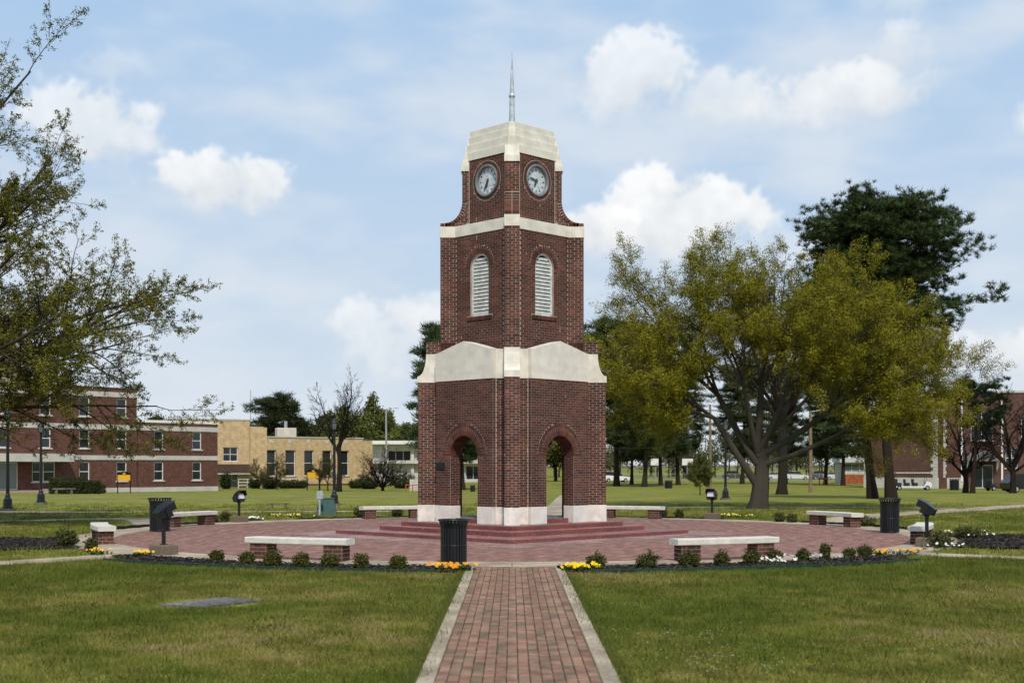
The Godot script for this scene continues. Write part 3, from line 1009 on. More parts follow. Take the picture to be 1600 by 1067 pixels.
func plaza() -> void:
	rng.seed = 9
	var root := thing("brick_plaza", "round plaza of red brick pavers around the clock tower", "plaza", Vector3(0, 0, -D0), 0.0, "", "structure")
	var b := MB.new()
	annulus(b, 0.0, RING_IN, 0.006)
	part("setting_bed", b, M.plaza_bed, root)
	# pavers in rings, all alike and too fine to tell apart at this distance
	var pb := MB.new()
	pb.box(Transform3D.IDENTITY, Vector3(0.196, 0.02, 0.097), Color.WHITE, 31)
	var mesh := pb.mesh(M.paver)
	var places := []
	var tints := PackedColorArray()
	var r := RING_IN - 0.052
	var hard := 6.4 / sqrt(2.0)
	while r > 4.4:
		var count := int(TAU * r / 0.2)
		var off := rng.randf()
		for k in count:
			var a := TAU * (k + off) / count
			var p := Vector3(sin(a) * r, 0.012 + rng.randf() * 0.002, cos(a) * r)
			var s := absf(p.x) + absf(p.z)
			if s < 6.36:
				continue
			places.append(Transform3D(Basis(Vector3.UP, a), p))
			var w := 0.85 + 0.3 * rng.randf()
			tints.push_back(Color(0.455, 0.245, 0.195).lerp(Color(0.35, 0.205, 0.165), rng.randf()) * w)
		r -= 0.1015
	many("pavers", mesh, places, tints, root, "stuff")
	# smooth red slab, square on its corner, flush with the pavers
	var sl := MB.new()
	sl.quad(Vector3(0, 0.0245, 6.4), Vector3(6.4, 0.0245, 0), Vector3(0, 0.0245, -6.4), Vector3(-6.4, 0.0245, 0))
	part("slab", sl, M.red_slab, root)
	var bd := thing("plaza_border", "pale concrete ring around the brick plaza", "border", Vector3(0, 0, -D0), 0.0, "", "structure")
	for k in 24:
		var seg := MB.new()
		annulus(seg, RING_IN, RING_OUT, 0.026, TAU * k / 24.0 + 0.0006, TAU * (k + 1) / 24.0 - 0.0006, 8, 0.026)
		part("slab", seg, M.concrete, bd)
	# front walk of bricks between concrete kerbs
	var path := thing("brick_path", "straight red brick path running up to the plaza", "path", Vector3(PATH_X, 0, 0), 0.0, "", "structure")
	var bed := MB.new()
	var far := D0 - RING_OUT + 0.02
	bed.quad(Vector3(-0.73, 0.008, 2), Vector3(0.73, 0.008, 2), Vector3(0.73, 0.008, -far), Vector3(-0.73, 0.008, -far))
	part("setting_bed", bed, M.paver_bed, path)
	for s in [-1.0, 1.0]:
		for k in 9:
			var kb := MB.new()
			var z0 := 2.0 - k * 2.85
			kb.rbox(mv(s * 0.805, -0.02, z0 - 1.42), Vector3(0.156, 0.10, 2.84 if k < 8 else 2.7), 0.01)
			part("kerb", kb, M.concrete, path)
	var pal := [Color(0.400, 0.230, 0.158), Color(0.419, 0.247, 0.172), Color(0.379, 0.225, 0.154), Color(0.340, 0.225, 0.154), Color(0.307, 0.217, 0.147), Color(0.440, 0.266, 0.185), Color(0.379, 0.236, 0.164), Color(0.361, 0.206, 0.140), Color(0.271, 0.199, 0.137)]
	var units := []
	for col in pal:
		var ub := MB.new()
		ub.rbox(Transform3D.IDENTITY, Vector3(0.0965, 0.03, 0.196), 0.006, col)
		units.append(ub.mesh(M.paver))
	var rest := []
	var rest_tints := PackedColorArray()
	var plain := MB.new()
	plain.rbox(Transform3D.IDENTITY, Vector3(0.0965, 0.03, 0.196), 0.006)
	var made := 0
	var list := []
	for col in 14:
		var z := -2.0 - rng.randf() * 0.2
		while z > -far + 0.06:
			var x := (col - 6.5) * 0.1035 + rng.randf_range(-0.002, 0.002)
			list.append([z, x, rng.randf_range(-0.012, 0.012), rng.randf_range(-0.003, 0.004)])
			z -= 0.2025 + rng.randf_range(0.0, 0.006)
	list.sort_custom(func(p, q): return p[0] > q[0])
	for e in list:
		var t := Transform3D(Basis(Vector3.UP, e[2]), Vector3(e[1], 0.007 + e[3], e[0]))
		t = t * Transform3D(Basis.from_euler(Vector3(rng.randf_range(-0.01, 0.01), 0, rng.randf_range(-0.015, 0.015))), Vector3.ZERO)
		var pick := mini(int(pow(rng.randf(), 1.25) * pal.size()), pal.size() - 1)
		if e[0] < -10.9 and made < 300:
			part_mesh("brick", units[pick], path, t)
			made += 1
		else:
			rest.append(t)
			rest_tints.push_back(pal[pick])
	many("more_bricks", plain.mesh(M.paver), rest, rest_tints, path, "stuff")


# ---------------------------------------------------------------- beds, grass
func mulch_beds() -> void:
	rng.seed = 15
	var b := MB.new()
	# sheets of mulch, a little heaped in the middle
	var cell := 0.22
	var heap := func(x: float, d: float) -> float: return 0.018 + 0.035 * (noise.get_noise_2d(x * 60, d * 60) * 0.5 + 0.5)
	var x := -17.0
	while x < 17.0:
		var d := 21.6
		while d < 49.0:
			if in_bed(x + cell / 2, d + cell / 2):
				b.face([Vector3(x, heap.call(x, d), -d), Vector3(x + cell, heap.call(x + cell, d), -d), Vector3(x + cell, heap.call(x + cell, d + cell), -d - cell), Vector3(x, heap.call(x, d + cell), -d - cell)], Vector3(x, -20, -d))
			d += cell
		x += cell
	single("mulch_bed", b, M.mulch, "dark shredded mulch in the beds around the plaza", "mulch", "", "structure")
	var cb := MB.new()
	cb.box(Transform3D.IDENTITY, Vector3(0.06, 0.008, 0.016))
	var places := []
	var tints := PackedColorArray()
	for k in 60000:
		var px := rng.randf_range(-16.5, 16.5)
		var d := 22.0 + 14.0 * pow(rng.randf(), 1.3)
		if not in_bed(px, d) or places.size() > 16000:
			continue
		places.append(Transform3D(Basis.from_euler(Vector3(rng.randf_range(-0.5, 0.5), rng.randf() * TAU, rng.randf_range(-0.4, 0.4))).scaled(Vector3.ONE * rng.randf_range(0.6, 1.5)), Vector3(px, heap.call(px, d) + rng.randf_range(0.0, 0.02), -d)))
		var w := pow(rng.randf(), 2.0)
		tints.push_back(Color(0.022, 0.020, 0.020).lerp(Color(0.115, 0.092, 0.075), w))
	var o := many("mulch_chips", cb.mesh(M.chip), places, tints, self, "stuff")
	tag(o, "loose dark wood chips strewn over the planting beds", "wood chips")
	# green edging strip along the front beds
	for s in [-1.0, 1.0]:
		var e := MB.new()
		var a0 := deg_to_rad(6.0)
		for k in 40:
			var u := a0 + deg_to_rad(32.0) * k / 40.0
			var w := a0 + deg_to_rad(32.0) * (k + 1) / 40.0
			var q := []
			for g in [u, w]:
				for rr in [BED_OUT, BED_OUT + 0.025]:
					q.append(Vector3(s * sin(g) * rr, 0, cos(g) * rr))
			var up := Vector3(0, 0.075, 0)
			e.face([q[1], q[3], q[3] + up, q[1] + up], Vector3.ZERO)
			e.face([q[0] + up, q[2] + up, q[3] + up, q[1] + up], Vector3(q[0].x, -9, q[0].z))
			e.face([q[0], q[2], q[2] + up, q[0] + up], q[1] * 2.0)
		var o2 := single("bed_edging", e, M.edging, "dark green plastic edging along the %s front bed" % ("left" if s < 0 else "right"), "edging", "edging of the front beds")
		o2.position.z = -D0


func grass() -> void:
	rng.seed = 21
	var variants := []
	for v in 3:
		var b := MB.new()
		for k in 16:
			var p := Vector3(rng.randf_range(-0.09, 0.09), -0.005, rng.randf_range(-0.09, 0.09))
			var a := rng.randf() * TAU
			var side := Vector3(cos(a), 0, sin(a)) * rng.randf_range(0.0028, 0.0050)
			var lean := Vector3(rng.randf_range(-1, 1), 0, rng.randf_range(-1, 1)) * 0.03
			var h := rng.randf_range(0.022, 0.055)
			var w := rng.randf_range(0.75, 1.2)
			b.tri(p - side, p + side, p + lean + Vector3(0, h, 0), Color(w, w, w * rng.randf_range(0.8, 1.1)))
		variants.append(b.mesh(M.blade))
	var places := [[], [], []]
	var tints := [PackedColorArray(), PackedColorArray(), PackedColorArray()]
	var patch := FastNoiseLite.new()
	patch.seed = 8
	patch.frequency = 0.16
	patch.fractal_octaves = 4
	for band in [[6.0, 17.0, 48000, 1.0], [17.0, 26.0, 44000, 1.15], [26.0, 64.0, 46000, 1.7]]:
		for k in band[2]:
			var d: float = sqrt(lerpf(band[0] * band[0], band[1] * band[1], rng.randf()))
			var x := rng.randf_range(-0.5, 0.5) * (0.80 * d + 9.0)
			if d > 34.0 and rng.randf() < (d - 34.0) / 30.0 or not on_lawn(x, d):
				continue
			var v := rng.randi() % 3
			var s: float = band[3] * rng.randf_range(0.75, 1.2)
			var m := patch.get_noise_2d(x, d)
			var fine := patch.get_noise_2d(x * 9.0 + 70.0, d * 6.0)
			var dry := clampf(0.36 + m * 1.15 + fine * 0.95 + rng.randf_range(-0.15, 0.15), 0.0, 1.0)
			var col := Color(0.110, 0.140, 0.022).lerp(Color(0.240, 0.212, 0.056), dry) * (1.0 + 0.35 * patch.get_noise_2d(x * 5.0 - 40.0, d * 4.0 + 9.0))
			if rng.randf() < 0.10:
				s *= rng.randf_range(1.4, 2.0)
				col = col * 0.85
			if dry > 0.985:
				col = Color(0.270, 0.220, 0.090)
			if absf(absf(x - PATH_X) - 0.95) < 0.14 and d < 24.0:
				col = col.lerp(Color(0.090, 0.125, 0.024), 0.35)
				s *= 1.1
			places[v].append(Transform3D(Basis(Vector3.UP, rng.randf() * TAU).scaled(Vector3(s, s * (0.85 if dry > 0.6 else 1.1), s)), Vector3(x, 0.0, -d)))
			tints[v].push_back(col)
	for k in 3000:      # ragged turf that leans over the kerbs of the path and the edges of pad and plaza beds
		var side := -1.0 if rng.randf() < 0.5 else 1.0
		var d := rng.randf_range(9.5, 22.4)
		var over := -0.02 + 0.07 * maxf(0.0, patch.get_noise_2d(d * 7.0, side * 30.0))
		var x := PATH_X + side * (0.885 - over + absf(rng.randfn()) * 0.05)
		var v := rng.randi() % 3
		var s := rng.randf_range(0.5, 1.05)
		places[v].append(Transform3D(Basis(Vector3.UP, rng.randf() * TAU).scaled(Vector3(s * 0.35, s * 1.0, s * 0.6)), Vector3(x, 0.012, -d)))
		tints[v].push_back(Color(0.085, 0.125, 0.022).lerp(Color(0.20, 0.17, 0.055), rng.randf() * 0.7))
	for v in 3:
		var o := many(numbered("grass"), variants[v], places[v], tints[v], self, "stuff")
		tag(o, "short mown grass blades of the lawn near the camera and plaza", "grass", "grass of the lawn")
	# moss and weeds in the joints along the kerbs, clover flowers in the lawn
	var places2 := []
	var tints2 := PackedColorArray()
	for k in 1500:
		var s := -1.0 if rng.randf() < 0.5 else 1.0
		var d := rng.randf_range(10.5, 23.4)
		if patch.get_noise_2d(d * 3.0 + s * 50.0, 4.0) < -0.05:
			continue
		places2.append(Transform3D(Basis(Vector3.UP, rng.randf() * TAU).scaled(Vector3(0.16, 0.45, 0.16)), Vector3(PATH_X + s * (0.727 + rng.randf_range(-0.012, 0.004)), 0.012, -d)))
		tints2.push_back(Color(0.10, 0.125, 0.03).lerp(Color(0.17, 0.14, 0.04), rng.randf()))
	tag(many("path_weeds", variants[0], places2, tints2, self, "stuff"), "thin weeds growing along the inner kerb joints of the brick path", "weeds")
	var weeds := []
	var weed_tints := PackedColorArray()
	for k in 5200:
		var d := sqrt(lerpf(81.0, 529.0, rng.randf()))
		var x := rng.randf_range(-0.5, 0.5) * (0.80 * d + 2.0)
		if not on_lawn(x, d) or patch.get_noise_2d(x * 3.0 + 300.0, d * 3.0) < 0.08:
			continue
		weeds.append(Transform3D(Basis(Vector3.UP, rng.randf() * TAU).scaled(Vector3(1.0, 0.45, 1.0) * rng.randf_range(0.5, 1.3)), Vector3(x, 0.025, -d)))
		weed_tints.push_back(Color(0.060, 0.092, 0.020).lerp(Color(0.11, 0.125, 0.03), rng.randf()))
	tag(many("lawn_weeds", leaf_clump(14, 0.055, 0.026, 17, M.leaf), weeds, weed_tints, self, "stuff"), "patches of darker clover and broad-leaved weeds in the front lawn", "weeds")
	var cb := MB.new()
	for k in 5:
		var a := TAU * k / 5.0
		cb.tri(Vector3.ZERO, Vector3(cos(a), 0.35, sin(a)) * 0.011, Vector3(cos(a + 1.2), 0.35, sin(a + 1.2)) * 0.011)
	var places3 := []
	var tints3 := PackedColorArray()
	for spot in [[1.75, 14.0, 0.4, 60], [1.95, 12.2, 0.4, 70], [1.5, 17.0, 0.3, 20], [3.2, 13.2, 1.0, 20], [-2.6, 15.2, 1.6, 16], [-4.5, 20.5, 2.6, 20], [5.5, 18.0, 3.0, 26], [-6.0, 13.0, 1.5, 12], [6.0, 13.2, 1.6, 20]]:
		for k in spot[3]:
			var x: float = spot[0] + rng.randfn() * spot[2]
			var d: float = spot[1] + rng.randfn() * spot[2]
			if on_lawn(x, d):
				places3.append(Transform3D(Basis(Vector3.UP, rng.randf() * TAU).scaled(Vector3.ONE * rng.randf_range(0.4, 0.9)), Vector3(x, 0.05, -d)))
				tints3.push_back(Color(0.72, 0.72, 0.66))
	tag(many("clover_flowers", cb.mesh(M.petal), places3, tints3, self, "stuff"), "tiny white clover flowers scattered in the lawn", "flowers")


# ---------------------------------------------------------------- benches, bins, lamps
func bench_at(angle: float, label: String) -> void:
	var a := deg_to_rad(angle)
	var rb := 10.75
	var root := thing("stone_bench", label, "bench", Vector3(sin(a) * rb, 0.026, -D0 + cos(a) * rb), a, "stone benches around the plaza")
	# local frame: +z outwards, x along the rim; the seat follows the circle
	var span := 2.28 / rb
	var b := MB.new()
	var steps := 10
	var e := 0.014
	var sec := [Vector2(-0.21, 0.31 + e), Vector2(-0.21, 0.43 - e), Vector2(-0.21 + e, 0.43), Vector2(0.21 - e, 0.43), Vector2(0.21, 0.43 - e), Vector2(0.21, 0.31 + e), Vector2(0.21 - e, 0.31), Vector2(-0.21 + e, 0.31)]
	var place := func(g: float, p: Vector2) -> Vector3: return Vector3(sin(g) * (rb + p.x), p.y, cos(g) * (rb + p.x) - rb)
	for k in steps:
		var g0 := -span / 2 + span * k / steps
		var g1 := -span / 2 + span * (k + 1) / steps
		for j in sec.size():
			var p0: Vector2 = sec[j]
			var p1: Vector2 = sec[(j + 1) % sec.size()]
			b.face([place.call(g0, p0), place.call(g1, p0), place.call(g1, p1), place.call(g0, p1)], place.call((g0 + g1) / 2, Vector2(0, 0.37)))
	for g in [-span / 2, span / 2]:
		for j in range(1, sec.size() - 1):
			b.face([place.call(g, sec[0]), place.call(g, sec[j]), place.call(g, sec[j + 1])], place.call(0.0, Vector2(0, 0.37)))
	part("seat", b, M.bench_stone, root)
	for s in [-1.0, 1.0]:
		var g: float = s * span * 0.37
		var f := Transform3D(Basis(Vector3.UP, g), Vector3(sin(g) * rb, 0, cos(g) * rb - rb))
		var core := MB.new()
		core.box(f * mv(0, 0.154, 0), Vector3(0.40, 0.308, 0.34))
		var pier := part("pier", core, M.mortar, root)
		var list := []
		for side in 4:
			var w := side * PI / 2
			var nn := f.basis * Vector3(sin(w), 0, cos(w))
			var u := f.basis * Vector3(cos(w), 0, -sin(w))
			var half := 0.20 if side % 2 == 0 else 0.17
			for r in 4:
				var edges := [-half, 0.0, half] if (r + side) % 2 == 0 else [-half, -half * 0.5, half * 0.5, half]
				for q in edges.size() - 1:
					brick(list, f.origin + nn * (0.17 if side % 2 == 0 else 0.20) + u * ((edges[q] + edges[q + 1]) / 2) + Vector3(0, 0.0385 + r * 0.077, 0), u, nn, edges[q + 1] - edges[q] - 0.010, 0.064, 0.006, 0.01)
		emit(list, pier, Vector3(0, 2, -20), 300)


func litter_bin(pos: Vector3, r: float, h: float, label: String, slats := 26, yaw := 0.0) -> void:
	var root := thing("litter_bin", label, "litter bin", pos, yaw, "black litter bins")
	var b := MB.new()
	b.lathe(PackedVector2Array([Vector2(r * 0.80, 0.05), Vector2(r * 0.82, h * 0.90), Vector2(r * 0.76, h * 0.90), Vector2(r * 0.74, 0.08), Vector2(0, 0.08)]), 28, Transform3D.IDENTITY)
	part("liner", b, M.black_metal, root)
	for k in slats:
		var a := TAU * k / slats
		var o := Vector3(cos(a), 0, sin(a))
		var side := Vector3(-sin(a), 0, cos(a)) * (r * 0.075)
		b = MB.new()
		var prof := [[r * 0.90, 0.03], [r * 0.90, h * 0.80], [r * 0.93, h * 0.87], [r * 1.0, h * 0.95], [r * 1.04, h * 0.985]]
		for j in prof.size() - 1:
			var p0: Vector3 = o * prof[j][0] + Vector3(0, prof[j][1], 0)
			var p1: Vector3 = o * prof[j + 1][0] + Vector3(0, prof[j + 1][1], 0)
			var inn := o * -0.008
			b.face([p0 - side, p0 + side, p1 + side, p1 - side], p0 + inn * 20.0)
			b.face([p0 - side + inn, p0 + side + inn, p1 + side + inn, p1 - side + inn], p0 + o)
			b.face([p0 + side, p0 + side + inn, p1 + side + inn, p1 + side], p0 - side)
			b.face([p0 - side, p0 - side + inn, p1 - side + inn, p1 - side], p0 + side)
		part("slat", b, M.black_metal, root)
	b = MB.new()
	for y in [[0.03, r * 0.90], [h * 0.42, r * 0.875], [h * 0.985, r * 1.045]]:
		var pts := PackedVector3Array()
		var rad := PackedFloat32Array()
		for k in 33:
			pts.push_back(Vector3(cos(TAU * k / 32.0) * y[1], y[0], sin(TAU * k / 32.0) * y[1]))
			rad.push_back(0.012 if y[0] < h * 0.9 else 0.017)
		b.tube(pts, rad, 6)
	part("hoops", b, M.black_metal, root)


func floodlight(pos: Vector3, aim: float, top: float, label: String) -> void:
	var root := thing("floodlight", label, "floodlight", pos, aim, "floodlights aimed at the tower")      # local +z looks at the tower
	var b := MB.new()
	b.rbox(mv(0, 0.11, 0), Vector3(0.46, 0.24, 0.42), 0.02)
	part("footing", b, M.block_concrete, root)
	b = MB.new()
	b.lathe(PackedVector2Array([Vector2(0.085, 0.23), Vector2(0.085, 0.245), Vector2(0.042, 0.25), Vector2(0.042, top - 0.36), Vector2(0.06, top - 0.355), Vector2(0.06, top - 0.30), Vector2(0.03, top - 0.29), Vector2(0.03, top - 0.2)]), 14, Transform3D.IDENTITY)
	part("post", b, M.black_metal, root)
	var f := mv(0, top - 0.17, 0) * Transform3D(Basis(Vector3.RIGHT, -0.45), Vector3.ZERO)
	b = MB.new()
	# rounded housing, deeper at the back, with a hood over the lens
	b.taper(f * Transform3D(Basis(Vector3.RIGHT, PI / 2), Vector3.ZERO), 0.11, -0.08, 0.07, -0.20, 0.165, -0.135, 0.12, 0.02)
	b.taper(f * Transform3D(Basis(Vector3.RIGHT, PI / 2), Vector3.ZERO), 0.165, -0.135, 0.12, 0.02, 0.165, -0.135, 0.12, 0.10)
	b.rbox(f * mv(0, 0.137, 0.17), Vector3(0.34, 0.014, 0.18), 0.004)
	for s in [-1.0, 1.0]:
		b.rbox(f * mv(s * 0.165, 0.06, 0.16), Vector3(0.012, 0.15, 0.14), 0.004)
		b.rbox(f * mv(s * 0.175, -0.04, -0.02), Vector3(0.012, 0.20, 0.05), 0.004)
	b.rbox(f * mv(0, -0.145, -0.02), Vector3(0.36, 0.012, 0.05), 0.004)
	var head := part("housing", b, M.black_metal, root)
	b = MB.new()
	b.rbox(f * mv(0, 0.005, 0.104), Vector3(0.27, 0.19, 0.012), 0.004)
	part("lens", b, M.lens, head)


func lamp_post(pos: Vector3, label: String, h := 4.0) -> void:
	var root := thing("lamp_post", label, "lamp post", pos, 0.3, "black lamp posts along the walks")
	var b := MB.new()
	b.lathe(PackedVector2Array([Vector2(0.30, -0.25), Vector2(0.30, 0.10), Vector2(0.0, 0.10)]), 20, Transform3D.IDENTITY)
	part("footing", b, M.old_concrete, root)
	b = MB.new()
	b.lathe(PackedVector2Array([Vector2(0.22, 0.10), Vector2(0.22, 0.17), Vector2(0.18, 0.20), Vector2(0.17, 0.48), Vector2(0.11, 0.56), Vector2(0.095, 0.66), Vector2(0.075, 0.70), Vector2(0.055, h - 0.72), Vector2(0.085, h - 0.70), Vector2(0.085, h - 0.66), Vector2(0.05, h - 0.63), Vector2(0.09, h - 0.55)]), 16, Transform3D.IDENTITY)
	part("post", b, M.black_metal, root)
	b = MB.new()
	b.lathe(PackedVector2Array([Vector2(0.10, h - 0.54), Vector2(0.145, h - 0.22), Vector2(0.0, h - 0.215)]), 8, Transform3D.IDENTITY)
	var lantern := part("lantern", b, M.pane, root)
	b = MB.new()
	for k in 8:
		var a := TAU * k / 8.0
		b.rod(Vector3(cos(a) * 0.104, h - 0.55, sin(a) * 0.104), Vector3(cos(a) * 0.150, h - 0.21, sin(a) * 0.150), 0.011, 5)
	b.lathe(PackedVector2Array([Vector2(0.0, h - 0.57), Vector2(0.115, h - 0.56), Vector2(0.115, h - 0.53), Vector2(0.0, h - 0.525)]), 16, Transform3D.IDENTITY)
	part("cage", b, M.black_metal, lantern)
	b = MB.new()
	b.lathe(PackedVector2Array([Vector2(0.175, h - 0.225), Vector2(0.165, h - 0.20), Vector2(0.10, h - 0.11), Vector2(0.045, h - 0.075), Vector2(0.03, h - 0.04), Vector2(0.0, h)]), 16, Transform3D.IDENTITY)
	part("cap", b, M.black_metal, lantern)


func yellow_sign(pos: Vector3, yaw: float, s: float, label: String) -> void:
	var root := thing("building_sign", label, "sign", pos, yaw, "yellow and black building signs")
	var b := MB.new()
	b.rbox(mv(0, 1.42 * s, 0), Vector3(1.15 * s, 0.52 * s, 0.05), 0.01)
	part("panel", b, M.sign_yellow, root)
	b = MB.new()
	var p := PackedVector2Array([Vector2(-0.58 * s, 1.69 * s), Vector2(0.58 * s, 1.69 * s), Vector2(0.56 * s, 1.80 * s)])
	for k in 7:
		var a := PI * (k + 1) / 8.0
		p.push_back(Vector2(cos(a) * 0.50 * s, 1.80 * s + sin(a) * 0.20 * s))
	p.push_back(Vector2(-0.56 * s, 1.80 * s))
	b.prism(p, Transform3D.IDENTITY, -0.03, 0.03)
	var top := part("header", b, M.sign_black, root)
	b = MB.new()      # small golden emblem on the header
	b.prism(PackedVector2Array([Vector2(-0.10 * s, 1.74 * s), Vector2(0.10 * s, 1.74 * s), Vector2(0.16 * s, 1.86 * s), Vector2(0.05 * s, 1.82 * s), Vector2(0, 1.93 * s), Vector2(-0.05 * s, 1.82 * s), Vector2(-0.16 * s, 1.86 * s)]), Transform3D.IDENTITY, 0.03, 0.036)
	part("emblem", b, M.sign_yellow, top)
	for q in [-1.0, 1.0]:
		b = MB.new()
		b.rbox(mv(q * 0.56 * s, 0.84 * s, -0.02), Vector3(0.09 * s, 2.1 * s, 0.09), 0.01)
		part("post", b, M.sign_black, root)


func plain_bench(pos: Vector3, yaw: float, s: float, m: Material, label: String, called := "slab_bench") -> void:
	var root := thing(called, label, "bench", pos, yaw)
	var b := MB.new()
	b.rbox(mv(0, 0.42 * s, 0), Vector3(1.7 * s, 0.09 * s, 0.42 * s), 0.012)
	part("seat", b, m, root)
	for q in [-1.0, 1.0]:
		b = MB.new()
		b.rbox(mv(q * 0.55 * s, 0.18 * s, 0), Vector3(0.16 * s, 0.40 * s, 0.34 * s), 0.01)
		part("leg", b, m, root)


# ---------------------------------------------------------------- shrubs and flowers
func leaf_clump(count: int, spread: float, size: float, seed_: int, m: Material, dark := 0.65) -> ArrayMesh:
	var r := RandomNumberGenerator.new()
	r.seed = seed_
	var b := MB.new()
	for k in count:
		var d := Vector3(r.randfn(), r.randfn(), r.randfn()).normalized()
		var p := d * spread * pow(r.randf(), 0.5)
		var u := Vector3(r.randfn(), r.randfn(), r.randfn()).normalized()
		var w := u.cross(d).normalized()
		var l := size * r.randf_range(0.7, 1.3)
		var g := r.randf_range(dark, 1.15)
		b.quad(p - w * l * 0.28, p + u * l * 0.45 - w * l * 0.02, p + w * l * 0.30 + u * l * 0.1, p - u * l * 0.5, Color(g, g, g * r.randf_range(0.8, 1.0)))
	return b.mesh(m)


func needle_clump(count: int, size: float, seed_: int) -> ArrayMesh:
	var r := RandomNumberGenerator.new()
	r.seed = seed_
	var b := MB.new()
	for k in count:
		var d := Vector3(r.randfn(), absf(r.randfn()) * 0.8 + 0.05, r.randfn()).normalized()
		var side := d.cross(Vector3(r.randfn(), r.randfn(), r.randfn())).normalized() * size * 0.055
		var g := r.randf_range(0.6, 1.2)
		var o := Vector3(r.randfn(), r.randfn() * 0.4, r.randfn()) * size * 0.22
		b.tri(o - side, o + side, o + d * size * r.randf_range(0.6, 1.1), Color(g, g, g))
	return b.mesh(M.needle)


func shrub(pos: Vector3, w: float, h: float, tint: Color, label: String, group: String, count := 260, leaf := 0.045, category := "shrub", called := "shrub", box := Vector3.ZERO) -> Node3D:
	var root := thing(called, label, category, pos, rng.randf() * TAU if box == Vector3.ZERO else 0.0, group)
	var b := MB.new()
	for k in 7:
		var a := TAU * k / 7.0 + rng.randf()
		b.tube(PackedVector3Array([Vector3(0, -0.02, 0), Vector3(cos(a) * w * 0.15, h * 0.35, sin(a) * w * 0.15), Vector3(cos(a) * w * 0.36, h * 0.75, sin(a) * w * 0.36)]), PackedFloat32Array([0.012 + h * 0.01, 0.008 + h * 0.006, 0.003]), 4, Color(0.07, 0.052, 0.04))
	part("stem", b, M.bark, root)
	var places := []
	var tints := PackedColorArray()
	for k in count:
		var p: Vector3
		if box != Vector3.ZERO:
			p = Vector3(rng.randf_range(-0.5, 0.5), rng.randf(), rng.randf_range(-0.5, 0.5))
			var axis := rng.randi() % 4
			if axis == 0: p.x = signf(p.x) * 0.5 * rng.randf_range(0.9, 1.0)
			elif axis == 1: p.y = rng.randf_range(0.93, 1.0)
			elif axis == 2: p.z = signf(p.z) * 0.5 * rng.randf_range(0.9, 1.0)
			p = p * box
		else:
			var d := Vector3(rng.randfn(), rng.randfn(), rng.randfn()).normalized()
			var lump := 0.84 + 0.62 * noise.get_noise_3dv(d * 150.0 + pos * 400.0)
			var ww := w - leaf * 1.6
			var hh := h - leaf * 1.2
			p = Vector3(d.x * ww / 2, hh * 0.55 + d.y * hh * 0.47, d.z * ww / 2) * (lump * pow(rng.randf(), 0.22))
		places.append(Transform3D(spin(rng.randf_range(0.7, 1.3)), p))
		var g := rng.randf_range(0.65, 1.35)
		tints.push_back(Color(tint.r * g, tint.g * g, tint.b * g))
	many("foliage", leaf_clump(9, leaf * 1.3, leaf, 5, M.leaf), places, tints, root, "stuff")
	return root


func flower_clump(pos: Vector3, spread: Vector2, count: int, col: Color, col2: Color, label: String, size := 0.036) -> void:
	var root := thing("flower_clump", label, "flowers", pos, 0.0, "bedding flowers in the planting beds")
	var lb := leaf_clump(8, 0.05, 0.05, 8, M.leaf)
	var places := []
	var tints := PackedColorArray()
	for k in count * 2:
		places.append(Transform3D(spin(1.0), Vector3(rng.randfn() * spread.x, rng.randf_range(0.03, 0.10), rng.randfn() * spread.y)))
		tints.push_back(Color(0.045, 0.085, 0.022) * rng.randf_range(0.7, 1.3))
	many("foliage", lb, places, tints, root, "stuff")
	var pb := MB.new()
	for k in 5:
		var a := TAU * k / 5.0
		pb.quad(Vector3.ZERO, Vector3(cos(a - 0.55) * size * 0.7, size * 0.10, sin(a - 0.55) * size * 0.7), Vector3(cos(a), 0.22, sin(a)) * size, Vector3(cos(a + 0.55) * size * 0.7, size * 0.10, sin(a + 0.55) * size * 0.7))
	places = []
	tints = PackedColorArray()
	for k in count:
		var t := Basis(Vector3.UP, rng.randf() * TAU) * Basis(Vector3.RIGHT, rng.randf_range(0.2, 1.1))
		places.append(Transform3D(Basis(Vector3.UP, rng.randf_range(-0.8, 0.8)) * Basis(Vector3.RIGHT, rng.randf_range(0.3, 1.2)) * Basis(Vector3.UP, rng.randf() * TAU).scaled(Vector3.ONE * rng.randf_range(0.75, 1.2)), Vector3(rng.randfn() * spread.x, rng.randf_range(0.09, 0.16), rng.randfn() * spread.y)))
		tints.push_back(col.lerp(col2, rng.randf()))
	many("blossoms", pb.mesh(M.petal), places, tints, root, "stuff")


